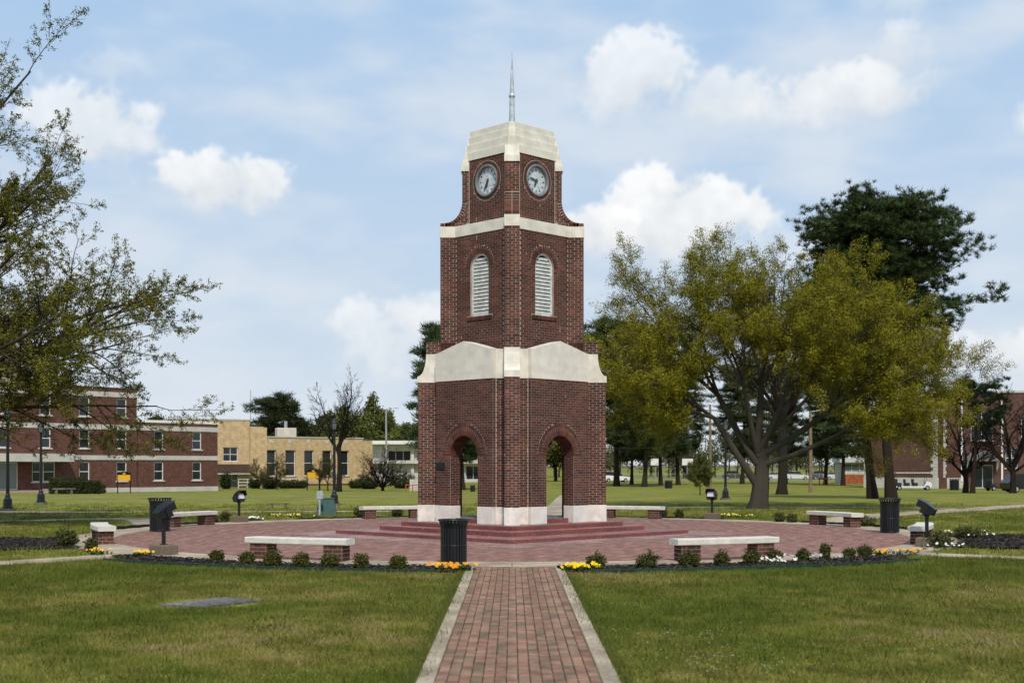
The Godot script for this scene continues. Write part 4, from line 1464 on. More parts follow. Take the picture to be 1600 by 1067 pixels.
func furniture() -> void:
	rng.seed = 31
	bench_at(-23.0, "stone topped bench with two brick piers, near the slatted bin, left of the brick path")
	bench_at(23.0, "stone topped brick bench behind the front bed, right of the brick path")
	bench_at(-68.0, "stone bench seen end-on at the plaza's left edge")
	bench_at(68.0, "stone bench seen end-on beside the right floodlight")
	bench_at(-113.0, "curved stone bench just behind the left floodlight and tall bin")
	bench_at(113.0, "curved stone bench to the left of the right-hand tall bin")
	bench_at(-157.0, "far stone bench running behind the tower's left corner")
	bench_at(157.0, "far stone bench running behind the tower's right corner")
	litter_bin(Vector3(-1.10, 0.026, -24.35), 0.275, 0.84, "black slatted metal bin with flared rim at the head of the brick path")
	litter_bin(Vector3(across(249, 36.4), 0.026, -36.4), 0.31, 0.94, "black slatted bin half hidden behind the left floodlight", 24)
	litter_bin(Vector3(across(1391, 35.6), 0.026, -35.6), 0.285, 0.95, "black slatted bin standing between the two right-hand stone benches", 24)
	var to_tower := func(x: float, d: float) -> float: return atan2(-x, -(D0 - d))
	var spots := [[across(255, 26.9), 26.9, 1.07, "black floodlight on a concrete block by the left front bed, seen from behind"], [across(1449, 29.6), 29.6, 1.05, "black floodlight on a concrete block beside the right end bench"], [across(373, 42.2), 42.2, 1.0, "small floodlight at the far left rim of the plaza facing the camera"], [across(1113, 45.0), 45.0, 1.0, "small floodlight at the far right rim in front of the big tree"]]
	for s in spots:
		floodlight(Vector3(s[0], 0.0, -s[1]), to_tower.call(s[0], s[1]), s[2], s[3])
	lamp_post(fl(across(11, 53.5), 53.5), "black lantern lamp post at the photo's left edge", 4.25)
	lamp_post(fl(across(63, 62.0), 62.0), "black lantern lamp post in front of the brick building's left windows", 4.0)
	lamp_post(fl(across(522, 60.5), 60.5), "black lamp post beside the green box, in front of the bare tree", 4.1)
	lamp_post(fl(across(1134, 71.0), 71.0), "black lamp post under the left boughs of the big spring tree", 4.4)
	# clipped shrubs along the front beds: pixel column, depth, width, height
	var left := [[338, 25.0, 0.27, 0.30, "smallest round shrub at the left end of the left bed"], [385, 24.3, 0.34, 0.34, "round shrub just left of the left stone bench"], [425, 23.7, 0.38, 0.34, "dark shrub in front of the bench's left pier"], [470, 23.4, 0.36, 0.32, "round shrub in front of the middle of the left bench"], [515, 23.2, 0.42, 0.33, "widest round shrub of the left bed"], [564, 23.0, 0.34, 0.38, "upright shrub in front of the bench's right pier"], [622, 22.9, 0.38, 0.30, "thinning shrub with a bare grey front, nearest the slatted bin"]]
	for s in left:
		shrub(Vector3(across(s[0], s[1]), 0.02, -s[1]), s[2] * rng.randf_range(0.85, 1.02), s[3] * rng.randf_range(0.82, 1.02), Color(0.088, 0.088, 0.024), s[4], "clipped shrubs in the front beds")
	var right := [[932, 23.2, 0.42, 0.36, "round green shrub beside the yellow pansies"], [1011, 23.4, 0.44, 0.34, "two-lobed shrub between the path and the right bench"], [1077, 23.7, 0.46, 0.36, "bushy shrub in front of the right bench's left pier"], [1127, 24.0, 0.32, 0.30, "small shrub under the middle of the right bench"], [1174, 24.3, 0.38, 0.34, "shrub in front of the right bench's right pier"], [1212, 24.6, 0.34, 0.34, "shrub at the right end of the right stone bench"], [1256, 25.0, 0.32, 0.34, "first shrub right of the right stone bench"], [1290, 25.4, 0.24, 0.38, "slim upright shrub among white pansies"], [1328, 26.0, 0.28, 0.28, "low dark shrub near the right end of the right bed"], [1352, 26.4, 0.36, 0.32, "last shrub of the right bed beside orange pansies"]]
	for s in right:
		shrub(Vector3(across(s[0], s[1]), 0.02, -s[1]), s[2] * rng.randf_range(0.85, 1.02), s[3] * rng.randf_range(0.82, 1.02), Color(0.080, 0.086, 0.025), s[4], "clipped shrubs in the front beds")
	var others := [[105, 29.6, 0.55, 0.50, "loose shrub in the left mulch bed"], [142, 28.2, 0.30, 0.34, "small shrub beside the left end bench"], [1468, 29.4, 0.75, 0.42, "low spreading olive shrub behind the right floodlight"], [1515, 33.0, 0.9, 0.35, "grey green clump in the middle of the right mulch bed"], [330, 42.5, 0.5, 0.30, "shrub under the far left bench"], [352, 43.2, 0.4, 0.36, "shrub between the far left bench and floodlight"], [565, 46.9, 0.7, 0.42, "shrub beside the green box behind the plaza"], [620, 47.2, 0.5, 0.40, "shrub right of the far left bench pier"], [1035, 46.6, 0.45, 0.40, "dark shrub right of the far right bench"], [1062, 46.6, 0.4, 0.32, "low shrub left of the far right floodlight"], [1218, 42.5, 0.42, 0.38, "shrub left of the back right bench"], [1238, 42.0, 0.36, 0.36, "shrub touching the back right bench"], [1350, 39.5, 0.9, 0.38, "straggling plants left of the right bin"]]
	for s in others:
		shrub(Vector3(across(s[0], s[1]), 0.02, -s[1]), s[2], s[3], Color(0.075, 0.082, 0.027), s[4], "shrubs in the outer beds", 220, 0.05)
	flower_clump(fl(across(708, 22.75), 22.75), Vector2(0.16, 0.09), 34, Color(0.72, 0.25, 0.02), Color(0.78, 0.38, 0.03), "orange pansies at the foot of the slatted bin", 0.042)
	flower_clump(fl(across(684, 22.85), 22.85), Vector2(0.05, 0.04), 8, Color(0.80, 0.45, 0.03), Color(0.8, 0.3, 0.03), "small orange pansy tuft left of the main orange clump", 0.045)
	flower_clump(fl(across(903, 22.7), 22.7), Vector2(0.11, 0.06), 34, Color(0.84, 0.62, 0.02), Color(0.85, 0.55, 0.02), "bright yellow pansies at the right corner of the path", 0.042)
	flower_clump(fl(across(930, 22.75), 22.75), Vector2(0.05, 0.04), 9, Color(0.84, 0.62, 0.02), Color(0.85, 0.55, 0.02), "small yellow pansy tuft before the round green shrub", 0.045)
	flower_clump(fl(across(1265, 25.0), 25.0), Vector2(0.30, 0.10), 18, Color(0.70, 0.69, 0.66), Color(0.25, 0.16, 0.38), "white and purple pansies below the right bench end")
	flower_clump(fl(across(1212, 24.2), 24.2), Vector2(0.20, 0.08), 12, Color(0.80, 0.79, 0.76), Color(0.7, 0.66, 0.6), "white pansies in front of the right bench end")
	flower_clump(fl(across(1408, 26.9), 26.9), Vector2(0.28, 0.10), 14, Color(0.72, 0.42, 0.03), Color(0.72, 0.30, 0.03), "orange pansies at the right tip of the right bed")
	flower_clump(fl(across(1376, 26.5), 26.5), Vector2(0.08, 0.06), 10, Color(0.82, 0.50, 0.03), Color(0.72, 0.30, 0.03), "orange pansy tuft by the last shrub of the right bed")
	flower_clump(fl(across(1478, 28.7), 28.7), Vector2(0.30, 0.10), 12, Color(0.70, 0.69, 0.64), Color(0.85, 0.83, 0.8), "white pansies in front of the right floodlight block")
	flower_clump(fl(across(1535, 33.2), 33.2), Vector2(0.45, 0.22), 14, Color(0.78, 0.76, 0.66), Color(0.8, 0.79, 0.72), "cream flowers in the middle of the right mulch bed")
	flower_clump(fl(across(1505, 34.3), 34.3), Vector2(0.36, 0.12), 20, Color(0.84, 0.78, 0.40), Color(0.84, 0.82, 0.6), "pale yellow flowers at the back of the right mulch bed")
	flower_clump(fl(across(152, 26.9), 26.9), Vector2(0.14, 0.06), 12, Color(0.80, 0.40, 0.03), Color(0.8, 0.5, 0.03), "orange pansies at the corner of the left walk")
	flower_clump(fl(across(218, 26.3), 26.3), Vector2(0.10, 0.06), 14, Color(0.80, 0.40, 0.03), Color(0.8, 0.5, 0.03), "orange pansies left of the left floodlight block")
	flower_clump(fl(across(455, 46.0), 46.0), Vector2(0.55, 0.10), 24, Color(0.80, 0.62, 0.05), Color(0.8, 0.7, 0.2), "yellow flowers on the far left rim of the plaza")
	flower_clump(fl(across(390, 43.4), 43.4), Vector2(0.22, 0.07), 26, Color(0.82, 0.81, 0.78), Color(0.8, 0.8, 0.75), "white flowers beside the far left floodlight")
	flower_clump(fl(across(1140, 46.0), 46.0), Vector2(0.45, 0.10), 36, Color(0.72, 0.52, 0.06), Color(0.7, 0.6, 0.2), "dull yellow flowers beside the far right floodlight")
	# green cabinet and white notice behind the plaza
	var box := thing("utility_cabinet", "green sloping utility cabinet behind the plaza", "cabinet", fl(across(510, 48.6), 48.6), 0.1)
	var b := MB.new()
	b.taper(Transform3D.IDENTITY, 0.40, -0.3, 0.3, 0.0, 0.27, -0.18, 0.18, 0.62)
	part("body", b, M.green_box, box)
	b = MB.new()
	b.rbox(mv(0, 0.635, 0), Vector3(0.58, 0.04, 0.40), 0.012)
	part("lid", b, M.green_box, box)
	var nt := thing("notice_sign", "small white notice on a post beside the green cabinet", "sign", fl(across(499, 48.0), 48.0), -0.35)
	b = MB.new()
	b.rbox(mv(0, 0.45, 0), Vector3(0.07, 0.94, 0.05), 0.008)
	part("post", b, M.sign_white, nt)
	b = MB.new()
	b.rbox(mv(0.03, 0.78, 0.035), Vector3(0.26, 0.30, 0.02), 0.004)
	part("panel", b, M.sign_white, nt)
	plain_bench(fl(across(435, 56.0), 56.0), 0.05, 0.55, M.wood, "low wooden bench on the lawn behind the far left floodlight", "wooden_bench")
	plain_bench(fl(across(99, 99.0), 99.0), 0.4, 1.0, M.old_concrete, "pale concrete bench beside the hedge of the brick building", "slab_bench")


# ---------------------------------------------------------------- buildings
# a wall in the plane z = 0 of f from (x0, y0) to (x1, y1) with rectangular openings [x, y, w, h] that have reveals
func facade(b: MB, f: Transform3D, x0: float, y0: float, x1: float, y1: float, holes: Array, deep := 0.16) -> void:
	var xs := [x0, x1]
	var ys := [y0, y1]
	for h in holes:
		for v in [h[0], h[0] + h[2]]:
			if v > x0 and v < x1: xs.append(v)
		for v in [h[1], h[1] + h[3]]:
			if v > y0 and v < y1: ys.append(v)
	xs.sort()
	ys.sort()
	for i in xs.size() - 1:
		for j in ys.size() - 1:
			if xs[i + 1] - xs[i] < 1e-4 or ys[j + 1] - ys[j] < 1e-4:
				continue
			var mx: float = (xs[i] + xs[i + 1]) / 2
			var my: float = (ys[j] + ys[j + 1]) / 2
			if holes.any(func(h): return mx > h[0] and mx < h[0] + h[2] and my > h[1] and my < h[1] + h[3]):
				continue
			b.quad(f * Vector3(xs[i], ys[j], 0), f * Vector3(xs[i + 1], ys[j], 0), f * Vector3(xs[i + 1], ys[j + 1], 0), f * Vector3(xs[i], ys[j + 1], 0))
	for h in holes:
		var q := [Vector3(h[0], h[1], 0), Vector3(h[0] + h[2], h[1], 0), Vector3(h[0] + h[2], h[1] + h[3], 0), Vector3(h[0], h[1] + h[3], 0)]
		for k in 4:
			var p: Vector3 = q[k]
			var r: Vector3 = q[(k + 1) % 4]
			b.quad(f * p, f * (p - Vector3(0, 0, deep)), f * (r - Vector3(0, 0, deep)), f * r)


# back, sides and roof behind a facade
func shell(b: MB, f: Transform3D, x0: float, y0: float, x1: float, y1: float, deep: float) -> void:
	b.box(f * mv((x0 + x1) / 2, (y0 + y1) / 2, -deep / 2 - 0.005), Vector3(x1 - x0, y1 - y0, deep), Color.WHITE, 47)


func window(root: Node3D, f: Transform3D, h: Array, cols := 1, rows := 2, deep := 0.15, sill := true, glass = null, split = null) -> void:
	var b := MB.new()
	var w := 0.07
	var x: float = h[0]
	var y: float = h[1]
	var ww: float = h[2]
	var hh: float = h[3]
	b.box(f * mv(x + w / 2, y + hh / 2, -deep + 0.05), Vector3(w, hh, 0.07))
	b.box(f * mv(x + ww - w / 2, y + hh / 2, -deep + 0.05), Vector3(w, hh, 0.07))
	b.box(f * mv(x + ww / 2, y + w / 2, -deep + 0.05), Vector3(ww - 2 * w, w, 0.07))
	b.box(f * mv(x + ww / 2, y + hh - w / 2, -deep + 0.05), Vector3(ww - 2 * w, w, 0.07))
	var cuts := []
	for k in range(1, rows):
		cuts.append(hh * k / rows if split == null else hh * split)
	for c in cuts:
		b.box(f * mv(x + ww / 2, y + c, -deep + 0.052), Vector3(ww - 2 * w, 0.06, 0.055))
	for k in range(1, cols):
		b.box(f * mv(x + ww * k / cols, y + hh / 2, -deep + 0.05), Vector3(0.055, hh - 2 * w, 0.05))
	var o := part("window", b, M.white_frame, root)
	var edges := [w]
	edges.append_array(cuts)
	edges.append(hh - w)
	for r in edges.size() - 1:
		for k in cols:
			var g := MB.new()
			var xa := x + maxf(w, ww * k / cols)
			var xb := x + minf(ww - w, ww * (k + 1) / cols)
			g.quad(f * Vector3(xa, y + edges[r], -deep + 0.03), f * Vector3(xb, y + edges[r], -deep + 0.03), f * Vector3(xb, y + edges[r + 1], -deep + 0.03), f * Vector3(xa, y + edges[r + 1], -deep + 0.03))
			part("pane", g, glass if glass else M.glass, o)
	if sill:
		var s := MB.new()
		s.box(f * mv(x + ww / 2, y - 0.06, 0.03), Vector3(ww + 0.3, 0.12, 0.14))
		part("sill", s, M.trim, o)


func trim_box(root: Node3D, f: Transform3D, called: String, x0: float, x1: float, y0: float, y1: float, out: float, m: Material, deep := 0.3) -> void:
	var b := MB.new()
	b.box(f * mv((x0 + x1) / 2, (y0 + y1) / 2, out / 2 - deep / 2), Vector3(x1 - x0, y1 - y0, out + deep))
	part(called, b, m, root)


func hall_left() -> void:
	# three storeys, then a lower two-storey wing, both facing right and towards the camera
	var root := thing("brick_hall", "three storey red brick hall with pale bands and a lower wing", "building", Vector3(-46.2, 0, -116.8), deg_to_rad(49.6))
	var f := Transform3D.IDENTITY
	var holes := []
	var tall := []
	for x in [-4.4, 0.2, 4.3, 8.35, 12.4]:
		for y in [6.56, 3.50]:
			tall.append([x - 0.55, y, 1.1, 1.80])
	for x in [8.35, 12.4]:
		tall.append([x - 0.55, 0.36, 1.1, 1.84])
	var pair := [3.0, 0.36, 2.3, 1.84]
	var door := [-2.2, -0.35, 3.8, 2.5]
	holes.append_array(tall)
	holes.append_array([pair, door])
	var low := []
	for x in [16.8, 21.4]:
		low.append([x - 0.55, 3.50, 1.1, 1.80])
		low.append([x - 0.55, 0.36, 1.1, 1.84])
	var b := MB.new()
	facade(b, f, -9.0, -1.1, 14.1, 9.36, holes)
	shell(b, f, -9.0, -1.1, 14.1, 9.36, 12.0)
	facade(b, f * mv(0, 0, -0.25), 14.1, -1.1, 24.0, 6.15, low)
	shell(b, f * mv(0, 0, -0.25), 14.1, -1.1, 24.0, 6.15, 11.0)
	part("wall", b, M.far_brick, root)
	for h in tall:
		window(root, f, h)
	for h in low:
		window(root, f * mv(0, 0, -0.25), h)
	window(root, f, pair, 2)
	window(root, f, door, 4, 1, 0.15, false, M.pane)
	for band in [[-9.05, 14.15, 5.34, 5.82], [-9.05, 14.15, 2.40, 2.84], [-9.05, 14.15, 8.50, 8.98]]:
		trim_box(root, f, "band", band[0], band[1], band[2], band[3], 0.05, M.trim)
	for band in [[14.16, 24.05, 5.35, 5.83], [14.16, 24.05, 2.41, 2.85]]:
		trim_box(root, f * mv(0, 0, -0.25), "band", band[0], band[1], band[2], band[3], 0.05, M.trim)
	trim_box(root, f, "plinth", 4.0, 14.12, -1.12, -0.30, 0.06, M.trim)
	trim_box(root, f * mv(0, 0, -0.25), "plinth", 14.13, 24.03, -1.12, -0.31, 0.06, M.trim)
	trim_box(root, f, "coping", -9.1, 14.2, 9.36, 9.44, 0.06, M.roofing, 12.0)
	trim_box(root, f * mv(0, 0, -0.25), "coping", 14.2, 24.1, 6.15, 6.40, 0.06, M.white_frame, 11.0)
	trim_box(root, f, "canopy", -4.0, 6.3, 2.22, 2.95, 1.7, M.trim)
	for k in 4:
		trim_box(root, f, "entry_step", -3.5 - k * 0.0, 4.6, -1.1, -0.42 - k * 0.17, 1.6 + k * 0.4, M.concrete)
	var hedge_f := [[105, 103.5, Vector3(2.6, 1.25, 1.3), "clipped hedge block behind the concrete bench"], [122, 103.0, Vector3(3.2, 1.0, 1.3), "longer low hedge in front of the brick hall"], [146, 108.0, Vector3(1.0, 0.72, 0.9), "small hedge cube right of the long hedge"], [154, 110.0, Vector3(0.9, 0.7, 0.9), "last small hedge cube before the yellow sign"]]
	for h in hedge_f:
		var o := shrub(fl(across(h[0], h[1]), h[1]), h[2].x * 0.6, h[2].y, Color(0.050, 0.058, 0.020), h[3], "hedges before the brick hall", int(h[2].x * 330), 0.10, "hedge", "hedge", h[2])
		o.rotation.y = deg_to_rad(30)
	yellow_sign(fl(across(193, 112.0), 112.0), 0.35, 0.95, "yellow sign with black header before the brick hall")


func hall_tan() -> void:
	var yaw := deg_to_rad(41.0)
	var ax := across(381, 163.0)
	var root := thing("tan_hall", "long tan brick hall with six tall dark windows", "building", Vector3(ax, 0, -163.0), yaw)
	var f := Transform3D.IDENTITY
	var along := func(px: float) -> float:      # distance along the facade at a column of the photograph
		var k := (px - 800.0) / FOCAL
		return (k * 163.0 - ax) / (cos(yaw) - k * sin(yaw))
	var holes := []
	for p in [[385, 401], [416, 431], [445.5, 461.5], [475, 490], [503.5, 518], [531, 545]]:
		var x0: float = along.call(p[0])
		holes.append([x0, 0.50, along.call(p[1]) - x0, 3.35])
	var x_end: float = along.call(567.0)
	var b := MB.new()
	facade(b, f, 0.0, -1.2, x_end, 5.45, holes, 0.3)
	shell(b, f, 0.0, -1.2, x_end, 5.45, 14.0)
	shell(b, f * mv(0, 0, -3.0), x_end, -1.2, along.call(592.0) + 1.0, 5.25, 8.0)
	b.box(f * mv((x_end + along.call(592.0) + 1.0) / 2, 2.0, -3.0), Vector3(along.call(592.0) + 1.0 - x_end, 6.4, 0.02))
	b.box(f * mv(1.0, 3.0, -7.6), Vector3(3.6, 7.6, 15.0))
	part("wall", b, M.tan_brick, root)
	for h in holes:
		window(root, f, h, 1, 2, 0.28, true, null, 0.5)
	trim_box(root, f, "coping", -0.05, x_end + 0.05, 5.45, 5.60, 0.08, M.trim)
	trim_box(root, f, "plinth", 0.0, x_end + 0.03, -1.2, -0.55, 0.05, M.far_brick)
	for k in 6:
		var x: float = along.call(394.0 + k * 29.0)
		trim_box(root, f, "keystone", x - 0.25, x + 0.25, 4.75, 5.2, 0.04, M.trim)
	# taller entrance block to the left, nearer to the brick hall
	var e := thing("entrance_block", "taller tan brick entrance block beside the brick hall", "building", Vector3(across(268, 150.0), 0, -150.0), deg_to_rad(24.0))
	b = MB.new()
	var w := 9.05
	var win := [5.9, 2.35, 1.75, 1.65]
	var dr := [5.5, -0.75, 2.2, 2.5]
	facade(b, f, 0.0, -1.2, w, 7.2, [win, dr], 0.25)
	shell(b, f, 0.0, -1.2, w, 7.2, 9.0)
	b.box(f * mv(w + 1.1, 2.6, -4.0), Vector3(2.2, 7.6, 7.0))
	part("wall", b, M.tan_brick, e)
	window(e, f, win, 2, 2, 0.22, false)
	window(e, f, dr, 3, 3, 0.22, false, M.pane)
	trim_box(e, f, "coping", -0.05, w + 0.05, 7.2, 7.36, 0.06, M.trim, 9.0)
	for k in 5:
		trim_box(e, f, "canopy_slat", 4.6, w + 0.1, 0.98 + k * 0.23, 1.10 + k * 0.23, 1.3, M.canopy_brown)
	trim_box(e, f, "canopy_roof", 4.6, w + 0.12, 0.82, 0.94, 1.35, M.trim)
	# ramp rails
	var rail := thing("ramp_railing", "white metal railing along the tan hall's ramp", "railing", fl(across(372, 150.0), 150.0), deg_to_rad(30.0))
	b = MB.new()
	for y in [0.35, 0.7, 1.05]:
		b.rod(Vector3(0, y, 0), Vector3(7.5, y, 0), 0.035, 5)
	part("rails", b, M.white_frame, rail)
	for k in 8:
		b = MB.new()
		b.rod(Vector3(k * 1.07, -0.1, 0), Vector3(k * 1.07, 1.05, 0), 0.04, 5)
		part("post", b, M.white_frame, rail)
	yellow_sign(fl(across(489, 138.0), 138.0), 0.3, 1.15, "yellow sign with black header before the tan hall")
	for s in [[353, 146.0, 1.5, 2.0, "round dark bush at the tan entrance"], [421, 146.0, 2.6, 1.9, "wide dark bush before the tan hall's second window"], [398, 150.0, 1.6, 1.3, "low bush by the ramp railing"], [447, 150.0, 2.4, 1.2, "low hedge bush under the third tall window"], [466, 150.0, 2.6, 1.1, "low hedge bush under the fourth tall window"], [574, 146.0, 3.2, 1.9, "dark bush at the right corner of the tan hall"], [627, 150.0, 3.8, 2.2, "rounded bush right of the twiggy bare bush"], [556, 150.0, 2.0, 1.2, "low bush under the last tall window"]]:
		shrub(fl(across(s[0], s[1]), s[1]), s[2], s[3], Color(0.040, 0.050, 0.018), s[4], "bushes before the tan hall", 420, 0.16)
	# roof plant and mast beyond
	var mast := MB.new()
	mast.rod(Vector3(across(391, 240.0), 0, -240.0), Vector3(across(391, 240.0), 15.8, -240.0), 0.07, 5)
	single("radio_mast", mast, M.galvanised, "thin radio mast rising behind the tan hall", "mast")
	var tank := thing("roof_unit", "pale roof machinery on the tan hall", "roof unit", Vector3(across(446, 176.0), 5.3, -176.0), 0.4)
	b = MB.new()
	b.rbox(mv(0, 0.9, 0), Vector3(2.6, 1.5, 1.6), 0.05)
	part("casing", b, M.trim, tank)
	b = MB.new()
	b.rod(Vector3(0, 0.2, 0), Vector3(0, 2.6, 0), 0.22, 10)
	part("flue", b, M.galvanised, tank)
	# cream modern building far behind, left of the tower
	var c := thing("cream_building", "cream flat-roofed building with an overhanging roof left of the tower", "building", Vector3(across(600, 205.0), -0.8, -205.0), deg_to_rad(-4.0))
	b = MB.new()
	var ch := [[0.6, 3.4, 3.6, 1.6], [5.2, 3.4, 4.6, 1.6], [5.6, 0.4, 3.4, 2.3], [13.0, 0.4, 3.5, 2.2]]
	facade(b, f, -3.0, -0.5, 20.0, 6.0, ch, 0.5)
	shell(b, f, -3.0, -0.5, 20.0, 6.0, 10.0)
	part("wall", b, M.trim, c)
	for h in ch:
		window(c, f, h, 3, 1, 0.45, false)
	trim_box(c, f, "roof_slab", -4.0, 21.0, 6.0, 6.55, 1.8, M.white_frame, 10.0)
	trim_box(c, f, "floor_slab", -3.2, 20.2, 2.95, 3.25, 1.2, M.trim)
	for x in [4.6, 10.2]:
		trim_box(c, f, "column", x - 0.25, x + 0.25, -0.5, 6.0, 0.5, M.trim)
	# red barrier and pale wall piece beside the tower
	var rr := thing("red_barrier", "low red railing on the lawn left of the tower", "barrier", fl(across(634, 118.0), 118.0), -0.1)
	for k in 3:
		b = MB.new()
		b.rod(Vector3(k * 0.62, -0.1, 0), Vector3(k * 0.62, 0.75, 0), 0.05, 6)
		part("post", b, M.red_paint, rr)
	b = MB.new()
	b.rod(Vector3(0, 0.72, 0), Vector3(1.24, 0.72, 0), 0.045, 6)
	part("rail", b, M.red_paint, rr)
	var wl := thing("garden_wall", "pale garden wall beyond the red railing", "wall", fl(across(640, 135.0), 135.0), 0.0)
	b = MB.new()
	b.rbox(mv(0.6, 0.55, 0), Vector3(1.2, 1.3, 0.3), 0.02)
	part("wall_body", b, M.trim, wl)
	# dark-windowed low building that shows through the archway
	var dk := thing("low_building", "low pale building with a dark window band seen through the left archway", "building", Vector3(across(715, 230.0), -0.8, -230.0))
	b = MB.new()
	var lh := [0.6, 0.9, 11.0, 2.2]
	facade(b, f, -1.0, -0.5, 13.0, 3.9, [lh], 0.3)
	shell(b, f, -1.0, -0.5, 13.0, 3.9, 8.0)
	part("wall", b, M.trim, dk)
	window(dk, f, lh, 6, 1, 0.28, false)


func hall_right() -> void:
	# wall that faces left and towards the camera; the recessed main range with the doorway lies to its right
	var yaw := deg_to_rad(-44.0)
	var px := 1465.0
	var d := 148.0
	var root := thing("quoined_hall", "dark red brick hall with white quoins and canopied door", "building", Vector3(across(px, d), 0, -d), yaw)
	var f := Transform3D.IDENTITY
	# block with quoins: local x from -8.6 to 0
	var b := MB.new()
	facade(b, f, -9.2, -1.2, 0.0, 8.1, [])
	shell(b, f, -9.2, -1.2, 0.0, 8.1, 9.0)
	var e := Transform3D(Basis(Vector3.UP, deg_to_rad(32.0)), Vector3(0, 0, -2.6))      # the main range turns to face the camera
	var holes := [[2.6, 4.75, 2.4, 3.35], [6.4, 1.55, 1.35, 2.35], [8.1, 4.9, 2.1, 2.6], [11.5, 4.9, 2.1, 2.6], [11.5, 1.55, 1.6, 2.3], [2.75, -0.75, 2.3, 2.65]]
	facade(b, e, -2.0, -1.2, 22.0, 10.2, holes, 0.25)
	shell(b, e, -2.0, -1.2, 22.0, 10.2, 12.0)
	part("wall", b, M.dark_brick, root)
	for k in holes.size() - 1:
		window(root, e, holes[k], 2, 2, 0.22)
	window(root, e, holes[5], 2, 1, 0.22, false)
	trim_box(root, f, "coping", -9.3, 0.1, 8.1, 8.38, 0.12, M.trim, 9.0)
	trim_box(root, e, "coping", -2.1, 22.1, 10.2, 10.45, 0.12, M.trim, 12.0)
	trim_box(root, f, "plinth", -9.25, 0.05, -1.2, 0.45, 0.06, M.trim)
	trim_box(root, e, "plinth", -2.0, 2.3, -1.2, 0.42, 0.06, M.trim)
	for k in 19:
		for x in [-9.0, 0.0]:
			var w := 0.75 if k & 1 else 0.48
			trim_box(root, f, "quoin", x - w if x > -1 else x - 0.2, x + 0.05 if x > -1 else x - 0.2 + w, 0.45 + k * 0.4, 0.83 + k * 0.4, 0.05, M.trim, 0.1)
			if x > -1:
				trim_box(root, f * Transform3D(Basis(Vector3.UP, PI / 2), Vector3(0, 0, 0)), "quoin", 1.55, 1.55 + w, 0.45 + k * 0.4, 0.83 + k * 0.4, 0.05, M.trim, 0.1)
	for x in [1.6, 6.0]:
		trim_box(root, e, "downpipe", x - 0.10, x + 0.10, 0.0, 9.4, 0.14, M.white_frame, 0.0)
	var roof := MB.new()
	roof.face([e * Vector3(2.0, 2.35, 1.5), e * Vector3(5.6, 2.35, 1.5), e * Vector3(5.4, 3.6, 0.02), e * Vector3(2.2, 3.6, 0.02)], e * Vector3(3, 0, -3))
	roof.face([e * Vector3(2.0, 2.35, 1.5), e * Vector3(2.2, 3.6, 0.02), e * Vector3(2.0, 2.35, 0.02)], e * Vector3(3.8, 2.4, 0.2))
	roof.face([e * Vector3(5.6, 2.35, 1.5), e * Vector3(5.4, 3.6, 0.02), e * Vector3(5.6, 2.35, 0.02)], e * Vector3(3.8, 2.4, 0.2))
	var can := part("canopy", roof, M.roofing, root)
	for x in [2.15, 5.45]:
		b = MB.new()
		b.rod(e * Vector3(x, 1.2, 0.05), e * Vector3(x, 2.3, 1.35), 0.07, 6)
		b.rod(e * Vector3(x, 1.2, 0.06), e * Vector3(x, 2.35, 0.06), 0.07, 6)
		part("bracket", b, M.white_frame, can)
	# low building with an orange wall behind the pines
	var lo := thing("low_classroom", "low building with ribbon windows over an orange wall behind the pines", "building", Vector3(across(1316, 188.0), -0.8, -188.0), deg_to_rad(-6.0))
	b = MB.new()
	var lh := [0.3, 1.7, 9.0, 1.25]
	facade(b, f, 0.0, -0.5, 9.8, 3.1, [lh], 0.2)
	shell(b, f, 0.0, -0.5, 9.8, 3.1, 7.0)
	part("wall", b, M.trim, lo)
	trim_box(lo, f, "dado", 0.0, 9.82, -0.5, 1.35, 0.04, M.orange_wall)
	window(lo, f, lh, 8, 2, 0.18, false, M.pane)
	trim_box(lo, f, "roof", -0.4, 10.3, 3.1, 3.75, 0.7, M.tin_roof, 7.0)
	litter_bin(fl(across(1492, 139.0), 139.0), 0.55, 1.25, "black bin against the quoined hall's corner", 12)
	litter_bin(fl(across(1045, 150.0), 150.0), 0.50, 0.95, "distant black bin on the lawn among the pine trunks", 10)
	litter_bin(fl(across(738.5, 128.0), 128.0), 0.28, 0.68, "distant black bin seen through the tower's left archway", 10)


# ---------------------------------------------------------------- vehicles and poles
func wheel(parent: Node3D, at: Vector3, r: float, w: float) -> void:
	var t := Transform3D(Basis(Vector3.RIGHT, PI / 2), at)
	var b := MB.new()
	b.lathe(PackedVector2Array([Vector2(0.0, -w / 2), Vector2(r * 0.92, -w / 2), Vector2(r, -w / 3), Vector2(r, w / 3), Vector2(r * 0.92, w / 2), Vector2(r * 0.6, w / 2)]), 16, t)
	var o := part("wheel", b, M.tyre, parent)
	b = MB.new()
	b.lathe(PackedVector2Array([Vector2(r * 0.6, w / 2 - 0.005), Vector2(r * 0.5, w / 2 - 0.03), Vector2(0.0, w / 2 - 0.01)]), 12, t)
	part("rim", b, M.galvanised, o)


